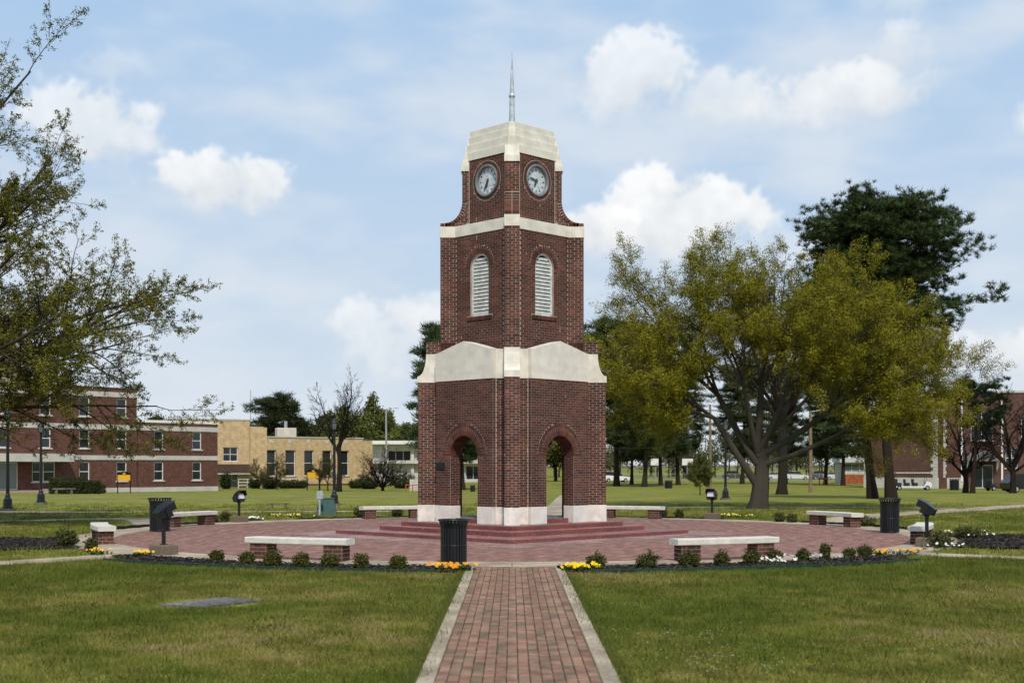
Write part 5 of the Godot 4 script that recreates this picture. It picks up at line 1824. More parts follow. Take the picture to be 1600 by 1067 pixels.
func car(pos: Vector3, yaw: float, paint: Color, label: String, tall := 0.0) -> void:
	var root := thing("parked_car", label, "car", pos, yaw, "cars parked beyond the lawn")
	var b := MB.new()
	var h := 1.45 + tall
	b.prism(PackedVector2Array([Vector2(-2.2, 0.30), Vector2(2.2, 0.30), Vector2(2.25, 0.62), Vector2(2.1, 0.80), Vector2(1.0, 0.95), Vector2(-2.0, 1.0 + tall * 0.5), Vector2(-2.25, 0.9)]), Transform3D.IDENTITY, -0.88, 0.88, paint)
	b.prism(PackedVector2Array([Vector2(0.35, h - 0.06), Vector2(-1.3 - tall, h), Vector2(-0.4, h + 0.02)]), Transform3D.IDENTITY, -0.66, 0.66, paint)
	part("body", b, M.car_paint, root)
	b = MB.new()
	b.prism(PackedVector2Array([Vector2(1.05, 0.94), Vector2(0.35, h - 0.05), Vector2(-1.3 - tall, h - 0.02), Vector2(-1.95, 0.99)]), Transform3D.IDENTITY, -0.74, 0.74)
	part("windows", b, M.glass, root)
	for x in [-1.4, 1.4]:
		for z in [-0.8, 0.8]:
			wheel(root, Vector3(x, 0.33, z), 0.33, 0.24 if z > 0 else -0.24)


func golf_cart(pos: Vector3, yaw: float, label: String, length: float, paint: Color, roof := true) -> void:
	var root := thing("golf_cart", label, "golf cart", pos, yaw, "golf carts by the quoined hall")
	var h := length / 2
	var b := MB.new()
	b.prism(PackedVector2Array([Vector2(-h, 0.28), Vector2(h - 0.1, 0.28), Vector2(h, 0.45), Vector2(h - 0.12, 0.85), Vector2(h - 0.62, 0.98), Vector2(h - 0.82, 0.42), Vector2(-h, 0.42)]), Transform3D.IDENTITY, -0.58, 0.58, paint)
	part("body", b, M.car_paint, root)
	var n := int((length - 1.3) / 0.85)
	for k in n:
		var x := -h + 0.45 + k * 0.85
		b = MB.new()
		b.rbox(mv(x, 0.62, 0), Vector3(0.5, 0.36, 1.1), 0.05)
		b.rbox(mv(x - 0.24, 0.98, 0), Vector3(0.12, 0.42, 1.05), 0.04)
		part("seat", b, M.vinyl, root)
	if roof:
		b = MB.new()
		b.rbox(mv(-0.05, 1.86, 0), Vector3(length - 0.25, 0.09, 1.25), 0.03, Color(0.62, 0.60, 0.52))
		part("roof", b, M.car_paint, root)
	for x in [h - 0.55, -h + 0.18, 0.0]:
		for z in [-0.55, 0.55]:
			b = MB.new()
			b.rod(Vector3(x, 0.45, z), Vector3(x - (0.12 if x > 0.5 else 0.0), 1.86 if roof else 1.2, z), 0.022, 5)
			part("strut", b, M.vinyl, root)
	b = MB.new()
	b.rod(Vector3(h - 0.75, 0.75, 0.25), Vector3(h - 1.0, 1.08, 0.25), 0.02, 5)
	part("steering_column", b, M.vinyl, root)
	for x in [h - 0.5, -h + 0.45]:
		for z in [-0.52, 0.52]:
			wheel(root, Vector3(x, 0.25, z), 0.25, 0.2 if z > 0 else -0.2)


func utility_pole(pos: Vector3, h: float, r: float, m: Material, label: String, arm := true) -> void:
	var root := thing("utility_pole", label, "pole", pos, 0.2)
	var b := MB.new()
	b.tube(PackedVector3Array([Vector3(0, -0.3, 0), Vector3(0.02, h * 0.5, 0), Vector3(0, h, 0)]), PackedFloat32Array([r, r * 0.9, r * 0.75]), 10)
	part("shaft", b, m, root)
	if arm:
		b = MB.new()
		b.rbox(mv(0, h - 0.6, 0), Vector3(1.8, 0.12, 0.10), 0.01)
		part("crossarm", b, m, root)
	else:
		b = MB.new()
		b.rod(Vector3(0, h - 0.1, 0), Vector3(1.4, h + 0.1, 0), 0.05, 6)
		b.rbox(mv(1.5, h + 0.1, 0), Vector3(0.6, 0.12, 0.25), 0.03)
		part("lamp_arm", b, M.galvanised, root)


func far_things() -> void:
	golf_cart(fl(across(1427, 140.0), 140.0), -0.12, "white golf cart with a long pale roof on the right lawn", 3.9, Color(0.72, 0.72, 0.70))
	golf_cart(fl(across(1562, 136.0), 136.0), 0.2, "dark roofless utility cart by the canopied door", 2.8, Color(0.02, 0.02, 0.022), false)
	car(fl(across(1604, 126.0), 126.0), 0.1, Color(0.012, 0.012, 0.014), "black car cut off by the photo's right edge", 0.3)
	car(fl(across(1214, 232.0), 232.0), 0.15, Color(0.62, 0.64, 0.66), "silver car just right of the big tree's trunk")
	car(fl(across(1246, 236.0), 236.0), -0.1, Color(0.70, 0.71, 0.72), "white car left of the bare wooden pole", 0.15)
	car(fl(across(1284, 240.0), 240.0), 0.1, Color(0.05, 0.055, 0.065), "dark car right of the bare wooden pole", 0.2)
	car(fl(across(962, 205.0), 205.0), 0.2, Color(0.80, 0.80, 0.78), "white car behind the first pine trunk right of the tower", 0.25)
	car(fl(across(1148, 238.0), 238.0), 0.0, Color(0.04, 0.04, 0.045), "dark car beyond the lamp post under the big tree", 0.2)
	car(fl(across(1306, 238.0), 238.0), 0.05, Color(0.60, 0.62, 0.64), "grey car beside the low classroom")
	utility_pole(fl(across(1110, 135.0), 135.0), 9.0, 0.15, M.pole_wood, "wooden utility pole left of the tall lamp post")
	utility_pole(fl(across(1267, 118.0), 118.0), 7.5, 0.17, M.pole_wood, "bare wooden pole on the right lawn", false)
	utility_pole(fl(across(603, 190.0), 190.0), 11.0, 0.16, M.galvanised, "grey street light pole behind the tan hall", false)
	var w := MB.new()
	var pts := PackedVector3Array()
	var rad := PackedFloat32Array()
	for k in 13:
		var t := k / 12.0
		pts.push_back(Vector3(lerpf(across(900, 170.0), across(1110, 135.0), t), lerpf(4.6, 8.0 - 3.5, t) - sin(PI * t) * 0.7, -lerpf(170.0, 135.0, t)))
		rad.push_back(0.028)
	w.tube(pts, rad, 4)
	single("overhead_wire", w, M.vinyl, "slack overhead wire running to the wooden utility pole", "wire")
	for hx in [[1025, "basketball backboard on a pole left of the utility pole"], [1074, "basketball backboard on a pole right beside the utility pole"]]:
		var hp := thing("basketball_hoop", hx[1], "basketball hoop", fl(across(hx[0], 205.0), 205.0), 0.2)
		var b := MB.new()
		b.rod(Vector3(0, -0.2, 0), Vector3(0, 3.0, 0), 0.07, 6)
		part("post", b, M.galvanised, hp)
		b = MB.new()
		b.rbox(mv(0, 3.2, 0.2), Vector3(1.8, 1.05, 0.06), 0.01)
		part("backboard", b, M.white_frame, hp)
		b = MB.new()
		for k in 12:
			var a := TAU * k / 12.0
			b.rod(Vector3(cos(a) * 0.23, 2.95, 0.5 + sin(a) * 0.23), Vector3(cos(a + TAU / 12) * 0.23, 2.95, 0.5 + sin(a + TAU / 12) * 0.23), 0.02, 4)
		part("rim", b, M.red_paint, hp)
	var fence := thing("chain_fence", "low grey chain fence along the far side of the lawn", "fence", Vector3(0, -0.8, -222.0))
	for k in 26:
		var b := MB.new()
		b.rod(Vector3(12.0 + k * 2.4, -0.1, 0), Vector3(12.0 + k * 2.4, 1.25, 0), 0.035, 5)
		part("post", b, M.galvanised, fence)
	var rb := MB.new()
	for y in [0.1, 1.22]:
		rb.rod(Vector3(12, y, 0), Vector3(72, y, 0), 0.025, 4)
	for k in 460:
		var x := 12.0 + k * 0.13
		rb.rod(Vector3(x, 0.1, 0.01), Vector3(x + 0.9, 1.2, 0.01), 0.004, 3)
		rb.rod(Vector3(x + 0.9, 0.1, -0.01), Vector3(x, 1.2, -0.01), 0.004, 3)
	part("mesh_wires", rb, M.galvanised, fence)
	for k in 2:
		var g := thing("safety_barrier", ["orange barrier left of the pine pair", "second orange barrier nearer the low classroom"][k], "barrier", fl(across(1281 + k * 7, 175.0), 175.0), 0.0)
		var b := MB.new()
		b.rod(Vector3(0, -0.1, 0), Vector3(0, 1.0, 0), 0.08, 6)
		part("post", b, M.red_paint, g)
		b = MB.new()
		b.rbox(mv(0.2, 0.85, 0), Vector3(0.8, 0.2, 0.05), 0.01)
		part("board", b, M.red_paint, g)


# ---------------------------------------------------------------- trees
# cfg: kids and step per level, ratio of child length, angle of children, wobble, up (per level), leaves per last twig
func limb(b: MB, leaves: Array, p: Vector3, dir: Vector3, length: float, r0: float, level: int, cfg: Dictionary) -> void:
	var last: int = cfg.kids.size()
	var n := maxi(2, int(length / cfg.step[level]))
	var pts := PackedVector3Array()
	var rad := PackedFloat32Array()
	var dirs := PackedVector3Array()
	var cur := p
	var d := dir
	var thin := 0.22 if level < last else 0.5
	var w: float = cfg.wobble * (0.6 if level == 0 else 1.0)
	for i in n + 1:
		var t := float(i) / n
		pts.push_back(cur)
		dirs.push_back(d)
		rad.push_back(maxf(cfg.finest, r0 * lerpf(1.0, thin, t)))
		d = (d + Vector3(rng.randfn(), rng.randfn(), rng.randfn()) * w + Vector3(0, cfg.up[level], 0)).normalized()
		cur += d * (length / n)
	var rm := rad[0]
	b.tube(pts, rad, 9 if rm > 0.12 else (6 if rm > 0.04 else (4 if rm > 0.015 else 3)), cfg.bark)
	if level == last:
		for k in cfg.leaf_n:
			var t := rng.randf_range(0.15, 1.0) * n
			var i := mini(int(t), n - 1)
			leaves.append(pts[i].lerp(pts[i + 1], t - i))
		return
	var kids: int = cfg.kids[level]
	for k in kids:
		var t: float = clampf(lerpf(cfg.bare[level], 1.0, (k + rng.randf()) / kids), 0.0, 0.999) * n
		var i := int(t)
		var base := pts[i].lerp(pts[i + 1], t - i)
		var dd := dirs[i]
		var axis := dd.cross(Vector3(rng.randfn(), rng.randfn(), rng.randfn())).normalized()
		var ang: float = cfg.angle * rng.randf_range(0.65, 1.3)
		if k == kids - 1:
			ang *= 0.3
		var cl: float = length * cfg.ratio[level] * rng.randf_range(0.7, 1.25) * (1.15 - 0.5 * t / n)
		limb(b, leaves, base, dd.rotated(axis, ang), cl, lerpf(rad[i], rad[i + 1], t - i) * 0.62, level + 1, cfg)


func crown(root: Node3D, leaves: Array, mesh: Mesh, tint: Color, tint2: Color, jitter: float, s0: float, s1: float) -> void:
	var places := []
	var tints := PackedColorArray()
	for p in leaves:
		places.append(Transform3D(spin(rng.randf_range(s0, s1)), p + Vector3(rng.randfn(), rng.randfn(), rng.randfn()) * jitter))
		var zone := clampf(0.5 + 1.1 * noise.get_noise_3dv(p * 45.0), 0.0, 1.0)
		tints.push_back(tint.lerp(tint2, clampf(zone * 0.7 + rng.randf() * 0.45 - 0.08, 0.0, 1.0)) * rng.randf_range(0.72, 1.25))
	many("crown", mesh, places, tints, root, "stuff")


func trunk_pts(b: MB, h: float, r: float, col: Color, lean := Vector3.ZERO) -> void:
	var pts := PackedVector3Array()
	var rad := PackedFloat32Array()
	for k in 9:
		var t := k / 8.0
		pts.push_back(Vector3(sin(t * 3.0) * r * 0.3, -0.15 + (h + 0.15) * t, cos(t * 4.0) * r * 0.2) + lean * t)
		rad.push_back(r * (1.0 + 0.45 * exp(-t * h * 2.4)) * (1.0 - 0.25 * t))
	b.tube(pts, rad, 24, col)


func tree_left() -> void:
	rng.seed = 101
	var root := thing("spring_tree", "big leafing tree reaching in from the left edge", "tree", Vector3(-20.5, 0, -40.0))
	var b := MB.new()
	var bark := Color(0.150, 0.125, 0.105)
	trunk_pts(b, 3.6, 0.5, bark)
	var leaves := []
	var cfg := {"kids": [12, 8, 6], "step": [0.9, 0.45, 0.22, 0.14], "ratio": [0.30, 0.44, 0.42], "bare": [0.22, 0.15, 0.1], "angle": 0.75, "wobble": 0.10, "up": [0.02, 0.02, 0.03, 0.05], "leaf_n": 5, "finest": 0.0060, "bark": bark}
	var aims := [[3.2, 8.83, 4.9, 0.5, 0.144], [3.4, 9.28, 5.6, -2.0, 0.13], [3.5, 9.28, 6.4, 2.2, 0.13], [3.6, 8.37, 7.2, -0.5, 0.137], [3.6, 6.73, 8.0, 2.5, 0.122], [3.6, 5.46, 9.6, -1.8, 0.13], [3.6, 4.73, 11.6, 0.8, 0.13], [3.6, 3.46, 13.2, -1.5, 0.13], [3.6, 3.28, 15.4, 0.5, 0.13], [3.6, 4.0, 14.8, 2.0, 0.108], [3.4, 8.19, 5.2, 4.2, 0.115], [3.5, 7.64, 6.4, -4.4, 0.115], [3.5, 6.37, 6.0, 1.5, 0.115], [3.5, 4.91, 7.2, -2.5, 0.115], [3.5, 4.55, 11.8, 3.0, 0.115], [3.3, 7.1, 5.0, 2.6, 0.108], [3.4, 8.55, 5.4, -3.4, 0.108], [3.6, 4.55, 12.2, -2.4, 0.108], [3.6, 3.6, 14.4, -0.5, 0.12], [3.6, 2.2, 15.8, 1.2, 0.12], [3.6, 4.4, 12.0, 1.5, 0.12], [3.6, 6.0, 9.0, 0.5, 0.12], [3.6, 5.0, 10.4, -1.0, 0.12]]
	for a in aims:
		var from := Vector3(0, a[0], 0)
		var to := Vector3(a[1], a[2], a[3]) - from
		var low := cfg.duplicate()
		low.up = [-0.004, 0.02, 0.03, 0.05]
		limb(b, leaves, from, (to.normalized() + Vector3(0, 0.05, 0)).normalized(), to.length() * 0.98, a[4], 0, low if a[2] < 7.0 else cfg)
	var wide := cfg.duplicate()
	wide.kids = [8, 6, 4]
	for k in 7:
		var a := PI * 0.5 + PI * (k + 0.5) / 7.0
		limb(b, leaves, Vector3(0, rng.randf_range(2.6, 3.6), 0), Vector3(cos(a), rng.randf_range(0.3, 1.2), sin(a)).normalized(), 9.0, 0.18, 0, wide)
	part("trunk", b, M.bark, root)
	crown(root, leaves, leaf_clump(6, 0.075, 0.050, 71, M.leaf), Color(0.130, 0.145, 0.022), Color(0.220, 0.200, 0.034), 0.05, 0.6, 1.35)


func tree_right() -> void:
	rng.seed = 202
	var d := 56.0
	var root := thing("spring_tree", "broad many-limbed tree in yellow green spring leaf right of the tower", "tree", Vector3(across(1184, d), 0, -d))
	var b := MB.new()
	var bark := Color(0.190, 0.165, 0.138)
	trunk_pts(b, 2.95, 0.36, bark, Vector3(0.15, 0, 0))
	var leaves := []
	var cfg := {"kids": [11, 7, 5], "step": [0.7, 0.45, 0.26, 0.18], "ratio": [0.46, 0.46, 0.46], "bare": [0.15, 0.12, 0.08], "angle": 0.80, "wobble": 0.10, "up": [0.03, 0.02, 0.0, 0.0], "leaf_n": 6, "finest": 0.006, "bark": bark}
	# ends of the main limbs relative to the trunk: x, height, depth offset (towards the camera positive), radius
	# main limbs: height where they leave the trunk, fork point, radius, then the ends they branch out to (x, height, towards the camera)
	var mains := [
		[1.25, Vector3(-1.9, 3.9, 0.3), 0.21, [[-7.4, 4.4, 0.5], [-6.9, 6.3, -1.2], [-5.0, 3.7, 2.8], [-6.4, 5.6, 3.0], [-4.6, 3.9, -2.6]]],
		[2.2, Vector3(-1.6, 4.9, -0.5), 0.22, [[-6.4, 8.9, -1.5], [-4.4, 10.6, 0.6], [-4.2, 7.0, -4.2], [-2.6, 8.4, 3.6]]],
		[2.7, Vector3(0.1, 5.4, 0.4), 0.23, [[-1.2, 10.5, -1.4], [0.8, 10.2, 1.6], [0.2, 8.0, -4.8], [0.9, 7.6, 4.6]]],
		[2.8, Vector3(1.7, 5.0, -0.3), 0.23, [[3.0, 10.3, -0.5], [4.8, 9.4, 1.8], [3.2, 7.6, -4.6], [3.4, 7.0, 4.2]]],
		[2.5, Vector3(2.6, 3.9, 0.3), 0.22, [[6.8, 8.3, -1.2], [7.9, 6.3, 1.2], [6.4, 6.2, -3.8], [6.2, 5.6, 3.4]]],
		[2.1, Vector3(2.9, 3.0, 0.8), 0.18, [[8.9, 4.4, 0.2], [7.0, 4.1, 2.8], [5.0, 3.9, 3.6], [8.0, 4.8, -2.4]]],
		[2.6, Vector3(-0.8, 5.2, 1.2), 0.17, [[-3.6, 9.0, 2.0], [-2.4, 9.6, -2.0], [-5.0, 7.2, 1.0], [-1.0, 9.0, 3.0]]],
		[2.6, Vector3(1.0, 5.0, 1.2), 0.17, [[2.0, 9.2, 2.4], [4.0, 8.2, 0.5], [5.4, 7.2, 2.0], [6.6, 6.8, 0.0]]]]
	for m in mains:
		var from := Vector3(0.0, m[0] - 0.25, 0)
		var fork: Vector3 = m[1]
		var mid := from.lerp(fork, 0.5) + Vector3(0, -0.12 if m[0] > 2.0 else -0.05, 0)
		b.tube(PackedVector3Array([from, mid, fork]), PackedFloat32Array([m[2] * 0.85, m[2] * 0.66, m[2] * 0.54]), 10, bark)
		for e in m[3]:
			var to: Vector3 = Vector3(e[0], e[1], e[2]) - fork
			limb(b, leaves, fork, (to.normalized() + (fork - mid).normalized() * 0.35).normalized(), to.length() * 0.97, m[2] * 0.36, 0, cfg)
	part("trunk", b, M.bark, root)
	crown(root, leaves, leaf_clump(7, 0.14, 0.056, 72, M.leaf), Color(0.178, 0.178, 0.015), Color(0.300, 0.262, 0.022), 0.08, 0.6, 1.5)


func pine(root: Node3D, h: float, r: float, from: float, reach: float, count: int, clump: Mesh, seed_: int, tint := Color(0.026, 0.042, 0.016), pads := 8, fat := 0.62, flat_top := true, tufts := 6) -> void:
	rng.seed = seed_
	var b := MB.new()
	var bark := Color(0.098, 0.072, 0.056)
	var pts := PackedVector3Array()
	var rad := PackedFloat32Array()
	var bend := Vector3(rng.randf_range(-0.5, 0.5) - (0.5 if tufts > 10 else 0.0), 0, rng.randf_range(-0.5, 0.5))
	for k in 12:
		var t := k / 11.0
		pts.push_back(Vector3(0, -0.15 + (h * 0.96 + 0.15) * t, 0) + bend * sin(t * 2.6))
		rad.push_back(r * (1.0 - 0.80 * t) * (1.0 + 0.35 * exp(-t * h * 1.6)))
	b.tube(pts, rad, 16, bark)
	var places := []
	var tints := PackedColorArray()
	for k in count:
		var t := (k + rng.randf()) / count
		var y := lerpf(from, h * 0.97, t)
		var a := k * 2.4 + rng.randf_range(-0.4, 0.4)
		var prof := (sqrt(maxf(0.0, 1.0 - pow((t - 0.45) / 0.62, 2.0))) if flat_top else (1.02 - t) * 1.1) * rng.randf_range(0.55, 1.12)
		var l := maxf(0.6, reach * prof)
		var base := Vector3(0, y, 0) + bend * sin(y / (h * 0.96) * 2.6)
		var o := Vector3(cos(a), 0, sin(a))
		var rise := lerpf(-0.15, 0.60, t)
		var bp := PackedVector3Array()
		var br := PackedFloat32Array()
		for j in 5:
			var q := j / 4.0
			bp.push_back(base + o * (l * q) + Vector3(0, l * (rise * q * 0.6 + 0.22 * q * q), 0) + Vector3(rng.randfn(), rng.randfn(), rng.randfn()) * 0.06 * l * q)
			br.push_back(maxf(0.014, r * 0.24 * (1.0 - 0.8 * q) * (1.1 - 0.6 * t)))
		b.tube(bp, br, 5, bark)
		for j in pads:
			var q := rng.randf_range(0.40, 1.0) if j > 0 else 1.0
			var at := bp[mini(int(q * 4.0), 3)].lerp(bp[mini(int(q * 4.0), 3) + 1], q * 4.0 - mini(int(q * 4.0), 3))
			var off := Vector3(rng.randfn(), rng.randfn() * 0.35, rng.randfn()) * (0.17 * l + 0.1)
			b.tube(PackedVector3Array([at, at + off]), PackedFloat32Array([0.018, 0.008]), 3, bark)
			for m in tufts:
				places.append(Transform3D(Basis(Vector3.UP, rng.randf() * TAU).scaled(Vector3.ONE * rng.randf_range(0.7, 1.3)) * Basis(Vector3.RIGHT, rng.randf_range(-0.6, 0.6)), at + off + Vector3(rng.randfn(), rng.randfn() * 0.35, rng.randfn()) * fat * 0.5))
				tints.push_back(tint * rng.randf_range(0.65, 1.5))
	part("trunk", b, M.bark, root)
	many("crown", clump, places, tints, root, "stuff")


func leafy(called: String, label: String, pos: Vector3, h: float, spread: float, r: float, seed_: int, tint: Color, tint2: Color, leaf: float, leaf_n: int, group := "", bare := false, limbs := 9, fork := 0.25, bark := Color(0.085, 0.070, 0.058)) -> Node3D:
	rng.seed = seed_
	var root := thing(called, label, "tree", pos, 0.0, group)
	var b := MB.new()
	trunk_pts(b, h * fork, r, bark)
	var leaves := []
	var cfg := {"kids": [8, 6, 4], "step": [h * 0.07, h * 0.04, h * 0.03, h * 0.02], "ratio": [0.40, 0.44, 0.46], "bare": [0.25, 0.12, 0.1], "angle": 0.72, "wobble": 0.11, "up": [0.04, 0.03, 0.03, 0.02], "leaf_n": leaf_n, "finest": 0.012 if h > 8 else 0.008, "bark": bark}
	for k in limbs:
		var a := k * 2.4 + rng.randf() * 0.6
		var t := (k + 0.5) / limbs
		var to := Vector3(cos(a) * spread * sqrt(1.0 - t * t * 0.85), h * lerpf(fork + 0.22, 0.94, t) - h * fork, sin(a) * spread * sqrt(1.0 - t * t * 0.85))
		limb(b, leaves, Vector3(0, h * fork * rng.randf_range(0.75, 0.98), 0), to.normalized(), to.length() * 0.88, r * 0.5, 0, cfg)
	part("trunk", b, M.bark, root)
	if not bare:
		crown(root, leaves, leaf_clump(7, leaf * 1.6, leaf, seed_, M.leaf), tint, tint2, leaf * 0.8, 0.7, 1.4)
	return root


func trees() -> void:
	tree_left()
	tree_right()
	var near_clump := needle_clump(30, 0.34, 81)
	var far_clump := needle_clump(22, 0.95, 82)
	var d := 72.0
	var p1 := thing("pine_tree", "tall broad-crowned pine behind the spring tree, right-hand trunk of the pair", "tree", fl(across(1394, d), d))
	pine(p1, 16.4, 0.28, 7.4, 4.1, 74, near_clump, 301, Color(0.050, 0.072, 0.023), 7, 0.80, true, 13)
	d = 74.0
	var p2 := thing("pine_tree", "slimmer pine of the pair, left-hand trunk behind the spring tree", "tree", fl(across(1365, d), d))
	pine(p2, 15.6, 0.26, 10.2, 3.7, 40, near_clump, 302, Color(0.050, 0.071, 0.023), 7, 0.8, true, 12)
	# row of tall pines behind the tower
	var q := thing("pine_tree", "first tall pine right of the tower, behind a white car", "tree", fl(across(964, 165.0), 165.0), 0.0, "tall pines behind the tower")
	pine(q, 20.5, 0.36, 5.0, 4.6, 44, far_clump, 303, Color(0.054, 0.072, 0.026), 6, 1.1, true)
	var q2 := thing("pine_tree", "tall pine seen just left of the tower", "tree", fl(across(690, 160.0), 160.0), 0.0, "tall pines behind the tower")
	pine(q2, 20.0, 0.33, 4.5, 3.9, 40, far_clump, 304, Color(0.054, 0.075, 0.028), 5, 1.0, true)
	for s in [[q, 1007, 160.0, 2.1, 0.86, "third pine trunk right of the tower"], [q2, 1033, 172.0, 1.0, 0.80, "fourth pine trunk right of the tower, behind a black bin"], [q, 1060, 176.0, 4.0, 0.78, "fifth pine trunk right of the tower, near the backboards"], [q2, 987, 180.0, 3.0, 0.70, "slender second pine trunk right of the tower"], [q, 724, 140.0, 5.0, 0.62, "pine whose trunk fills the tower's left archway"], [q2, 1228, 190.0, 0.5, 0.85, "pine trunk just right of the big tree's trunk"], [q, 1290, 178.0, 1.5, 0.75, "pine trunk between the bare pole and the pine pair"], [q2, 1318, 170.0, 2.5, 0.80, "pale pine trunk left of the low classroom"], [q, 1160, 185.0, 0.9, 0.80, "pine behind the left limb of the big tree"]]:
		copy(s[0], s[5], fl(across(s[1], s[2]), s[2]), s[3], s[4])
	var p5 := thing("pine_tree", "dark pine boughs before the quoined hall", "tree", fl(across(1520, 112.0), 112.0))
	pine(p5, 9.4, 0.2, 5.6, 3.0, 16, near_clump, 305, Color(0.020, 0.036, 0.013), 8, 0.6)
	# behind the tan hall
	var u := thing("pine_tree", "umbrella-shaped pine rising behind the tan hall", "tree", fl(across(433, 215.0), 215.0))
	pine(u, 12.6, 0.35, 6.6, 5.2, 26, far_clump, 318, Color(0.036, 0.046, 0.018), 6, 1.1)
	var green := Color(0.085, 0.110, 0.026)
	leafy("leafy_tree", "round grey green tree right of the umbrella pine", fl(across(503, 225.0), 225.0), 12.2, 5.2, 0.3, 401, Color(0.065, 0.075, 0.030), Color(0.08, 0.085, 0.035), 0.38, 5)
	leafy("leafy_tree", "fresh green tree behind the bare lamp-side tree", fl(across(568, 215.0), 215.0), 13.6, 6.0, 0.3, 402, green, Color(0.13, 0.135, 0.035), 0.36, 5)
	leafy("leafy_tree", "pale leafing tree between the tan hall and tower", fl(across(625, 240.0), 240.0), 10.5, 5.2, 0.26, 403, Color(0.13, 0.13, 0.045), Color(0.17, 0.155, 0.06), 0.34, 3)
	leafy("leafy_tree", "light green tree just left of the street light pole", fl(across(596, 225.0), 225.0), 11.0, 4.6, 0.26, 421, Color(0.12, 0.13, 0.032), Color(0.15, 0.15, 0.045), 0.34, 4)
	leafy("leafy_tree", "olive tree beside the pine left of the tower", fl(across(648, 215.0), 215.0), 10.5, 4.4, 0.26, 422, Color(0.085, 0.10, 0.032), Color(0.11, 0.12, 0.04), 0.34, 5)
	leafy("leafy_tree", "low green tree between the umbrella pine and round tree", fl(across(470, 235.0), 235.0), 9.6, 5.0, 0.26, 423, Color(0.07, 0.085, 0.03), Color(0.09, 0.10, 0.035), 0.36, 5)
	leafy("leafy_tree", "green tree top showing above the brick hall's lower wing", fl(across(240, 165.0), 165.0), 9.4, 3.8, 0.3, 404, Color(0.05, 0.085, 0.02), Color(0.07, 0.10, 0.025), 0.3, 6)
	leafy("leafy_tree", "yellow green tree seen through the right archway", fl(across(868, 215.0), 215.0), 10.5, 5.0, 0.26, 405, Color(0.13, 0.135, 0.035), Color(0.16, 0.15, 0.05), 0.34, 4)
	leafy("bare_tree", "bare tree with upright limbs before the tan hall", fl(across(529, 128.0), 128.0), 14.0, 2.6, 0.26, 406, green, green, 0.1, 0, "", true, 6, 0.34, Color(0.060, 0.052, 0.047))
	leafy("bare_tree", "dark twiggy bare bush-like tree right of the tan hall", fl(across(597, 134.0), 134.0), 4.9, 3.0, 0.16, 407, green, green, 0.1, 0, "", true, 16, 0.08, Color(0.050, 0.036, 0.032))
	var m := leafy("young_tree", "thin young tree before the tan hall's second window", fl(across(432, 143.0), 143.0), 4.4, 1.5, 0.07, 408, Color(0.07, 0.08, 0.028), Color(0.09, 0.09, 0.035), 0.06, 1, "young trees before the tan hall", false, 7, 0.2)
	copy(m, "thin young tree between the fourth tall windows", fl(across(499, 145.0), 145.0), 1.3, 1.0)
	copy(m, "thin young tree before the yellow sign and fifth window", fl(across(512, 136.0), 136.0), 2.9, 0.95)
	copy(m, "thin young tree before the first tall window", fl(across(405, 147.0), 147.0), 4.0, 0.85)
	leafy("bare_tree", "leafless reddish tree before the canopied door", fl(across(1509, 116.0), 116.0), 8.6, 4.2, 0.24, 409, green, green, 0.1, 0, "", true, 9, 0.22, Color(0.070, 0.048, 0.042))
	leafy("bare_tree", "leafless tree at the photo's right edge", fl(across(1583, 112.0), 112.0), 11.8, 4.4, 0.26, 410, green, green, 0.1, 0, "", true, 10, 0.18, Color(0.072, 0.052, 0.046))
	leafy("young_tree", "sapling with pale new leaves right of the far right bin", fl(across(1094, 90.0), 90.0), 3.0, 0.85, 0.035, 411, Color(0.10, 0.12, 0.03), Color(0.12, 0.13, 0.04), 0.07, 3, "", false, 7, 0.2)
	leafy("leafy_tree", "thinly leafed tree top rising behind the big spring tree", fl(across(1222, 96.0), 96.0), 20.3, 5.0, 0.34, 412, Color(0.13, 0.125, 0.04), Color(0.16, 0.14, 0.05), 0.12, 1, "", false, 11, 0.3)
	# distant woods that read as one mass
	rng.seed = 500
	var places := []
	var tints := PackedColorArray()
	var stems := MB.new()
	for k in 240:
		var x := rng.randf_range(-150.0, 175.0)
		var dd := rng.randf_range(265.0, 330.0)
		var h := rng.randf_range(4.5, 8.5) * (0.75 if x < -40.0 else (1.35 if x > 5.0 else 1.0))
		var base := Vector3(x, -0.8, -dd)
		stems.tube(PackedVector3Array([base, base + Vector3(rng.randf_range(-0.5, 0.5), h * 0.9, 0)]), PackedFloat32Array([0.22, 0.06]), 5, Color(0.09, 0.075, 0.065))
		var col := Color(0.115, 0.110, 0.048).lerp(Color(0.10, 0.085, 0.062), rng.randf())
		if rng.randf() < 0.3:
			col = Color(0.065, 0.080, 0.032)
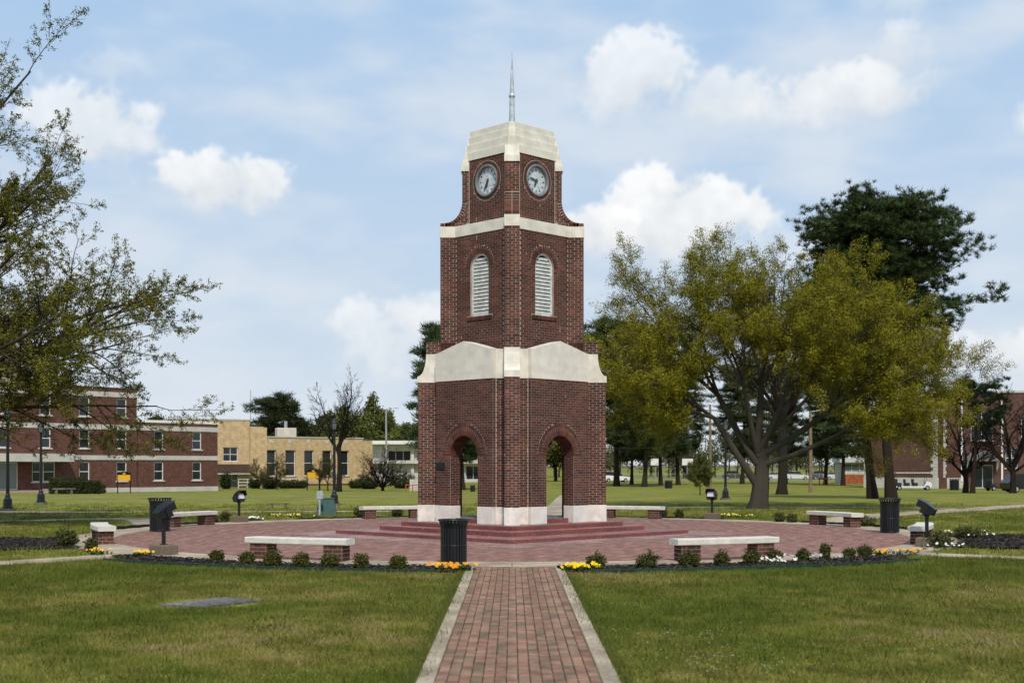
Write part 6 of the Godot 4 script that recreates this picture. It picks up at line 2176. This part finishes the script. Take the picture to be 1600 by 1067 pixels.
		for j in 85:
			var o := Vector3(rng.randfn(), rng.randfn() * 0.85, rng.randfn()) * h * 0.22
			places.append(Transform3D(spin(rng.randf_range(0.6, 1.4)), base + Vector3(0, h * 0.62, 0) + o))
			tints.push_back(col * rng.randf_range(0.7, 1.3))
	var wood := thing("distant_woods", "hazy line of distant trees along the horizon", "woods", Vector3.ZERO, 0.0, "", "stuff")
	part("stems", stems, M.bark, wood).set_meta("kind", "stuff")
	many("crown", leaf_clump(8, 0.75, 0.5, 91, M.leaf), places, tints, wood, "stuff")


func _ready() -> void:
	# camera
	var cam := Camera3D.new()
	cam.name = "camera"
	add_child(cam)
	cam.position = Vector3(0, EYE, 0)
	cam.projection = Camera3D.PROJECTION_FRUSTUM
	cam.near = 0.1
	cam.far = 3000.0
	cam.size = 0.1 * 1067.0 / FOCAL
	cam.frustum_offset = Vector2(0, 0.1 * (727.0 - 533.5) / FOCAL)      # a level camera with the lens shifted up keeps the tower upright
	var lens := CameraAttributesPhysical.new()      # a fast normal lens focused on the tower
	lens.frustum_focal_length = 35.0
	lens.frustum_focus_distance = 33.5
	lens.frustum_near = 0.1
	lens.frustum_far = 3000.0
	lens.exposure_aperture = 1.8
	cam.attributes = lens
	cam.projection = Camera3D.PROJECTION_FRUSTUM
	cam.near = 0.1
	cam.far = 3000.0
	cam.current = true
	# sky, sun, exposure
	var env := build_sky()
	env.tonemap_exposure = 1.05
	env.background_energy_multiplier = 1.0
	env.sdfgi_enabled = true
	env.ssao_enabled = true
	env.ssil_enabled = true
	var we := WorldEnvironment.new()
	we.name = "world_environment"
	we.environment = env
	add_child(we)
	var sun := DirectionalLight3D.new()
	sun.name = "sun"
	add_child(sun)
	sun.rotation_degrees = Vector3(-50.0, 7.0, 0)
	sun.light_color = Color(1.0, 0.965, 0.91)
	sun.light_energy = 1.0
	sun.light_angular_distance = 4.0
	sun.shadow_enabled = true
	materials()
	# the setting
	ground()
	plaza()
	mulch_beds()
	stepped_base()
	clock_tower()
	hall_left()
	hall_tan()
	hall_right()
	# things
	furniture()
	far_things()
	trees()
	grass()
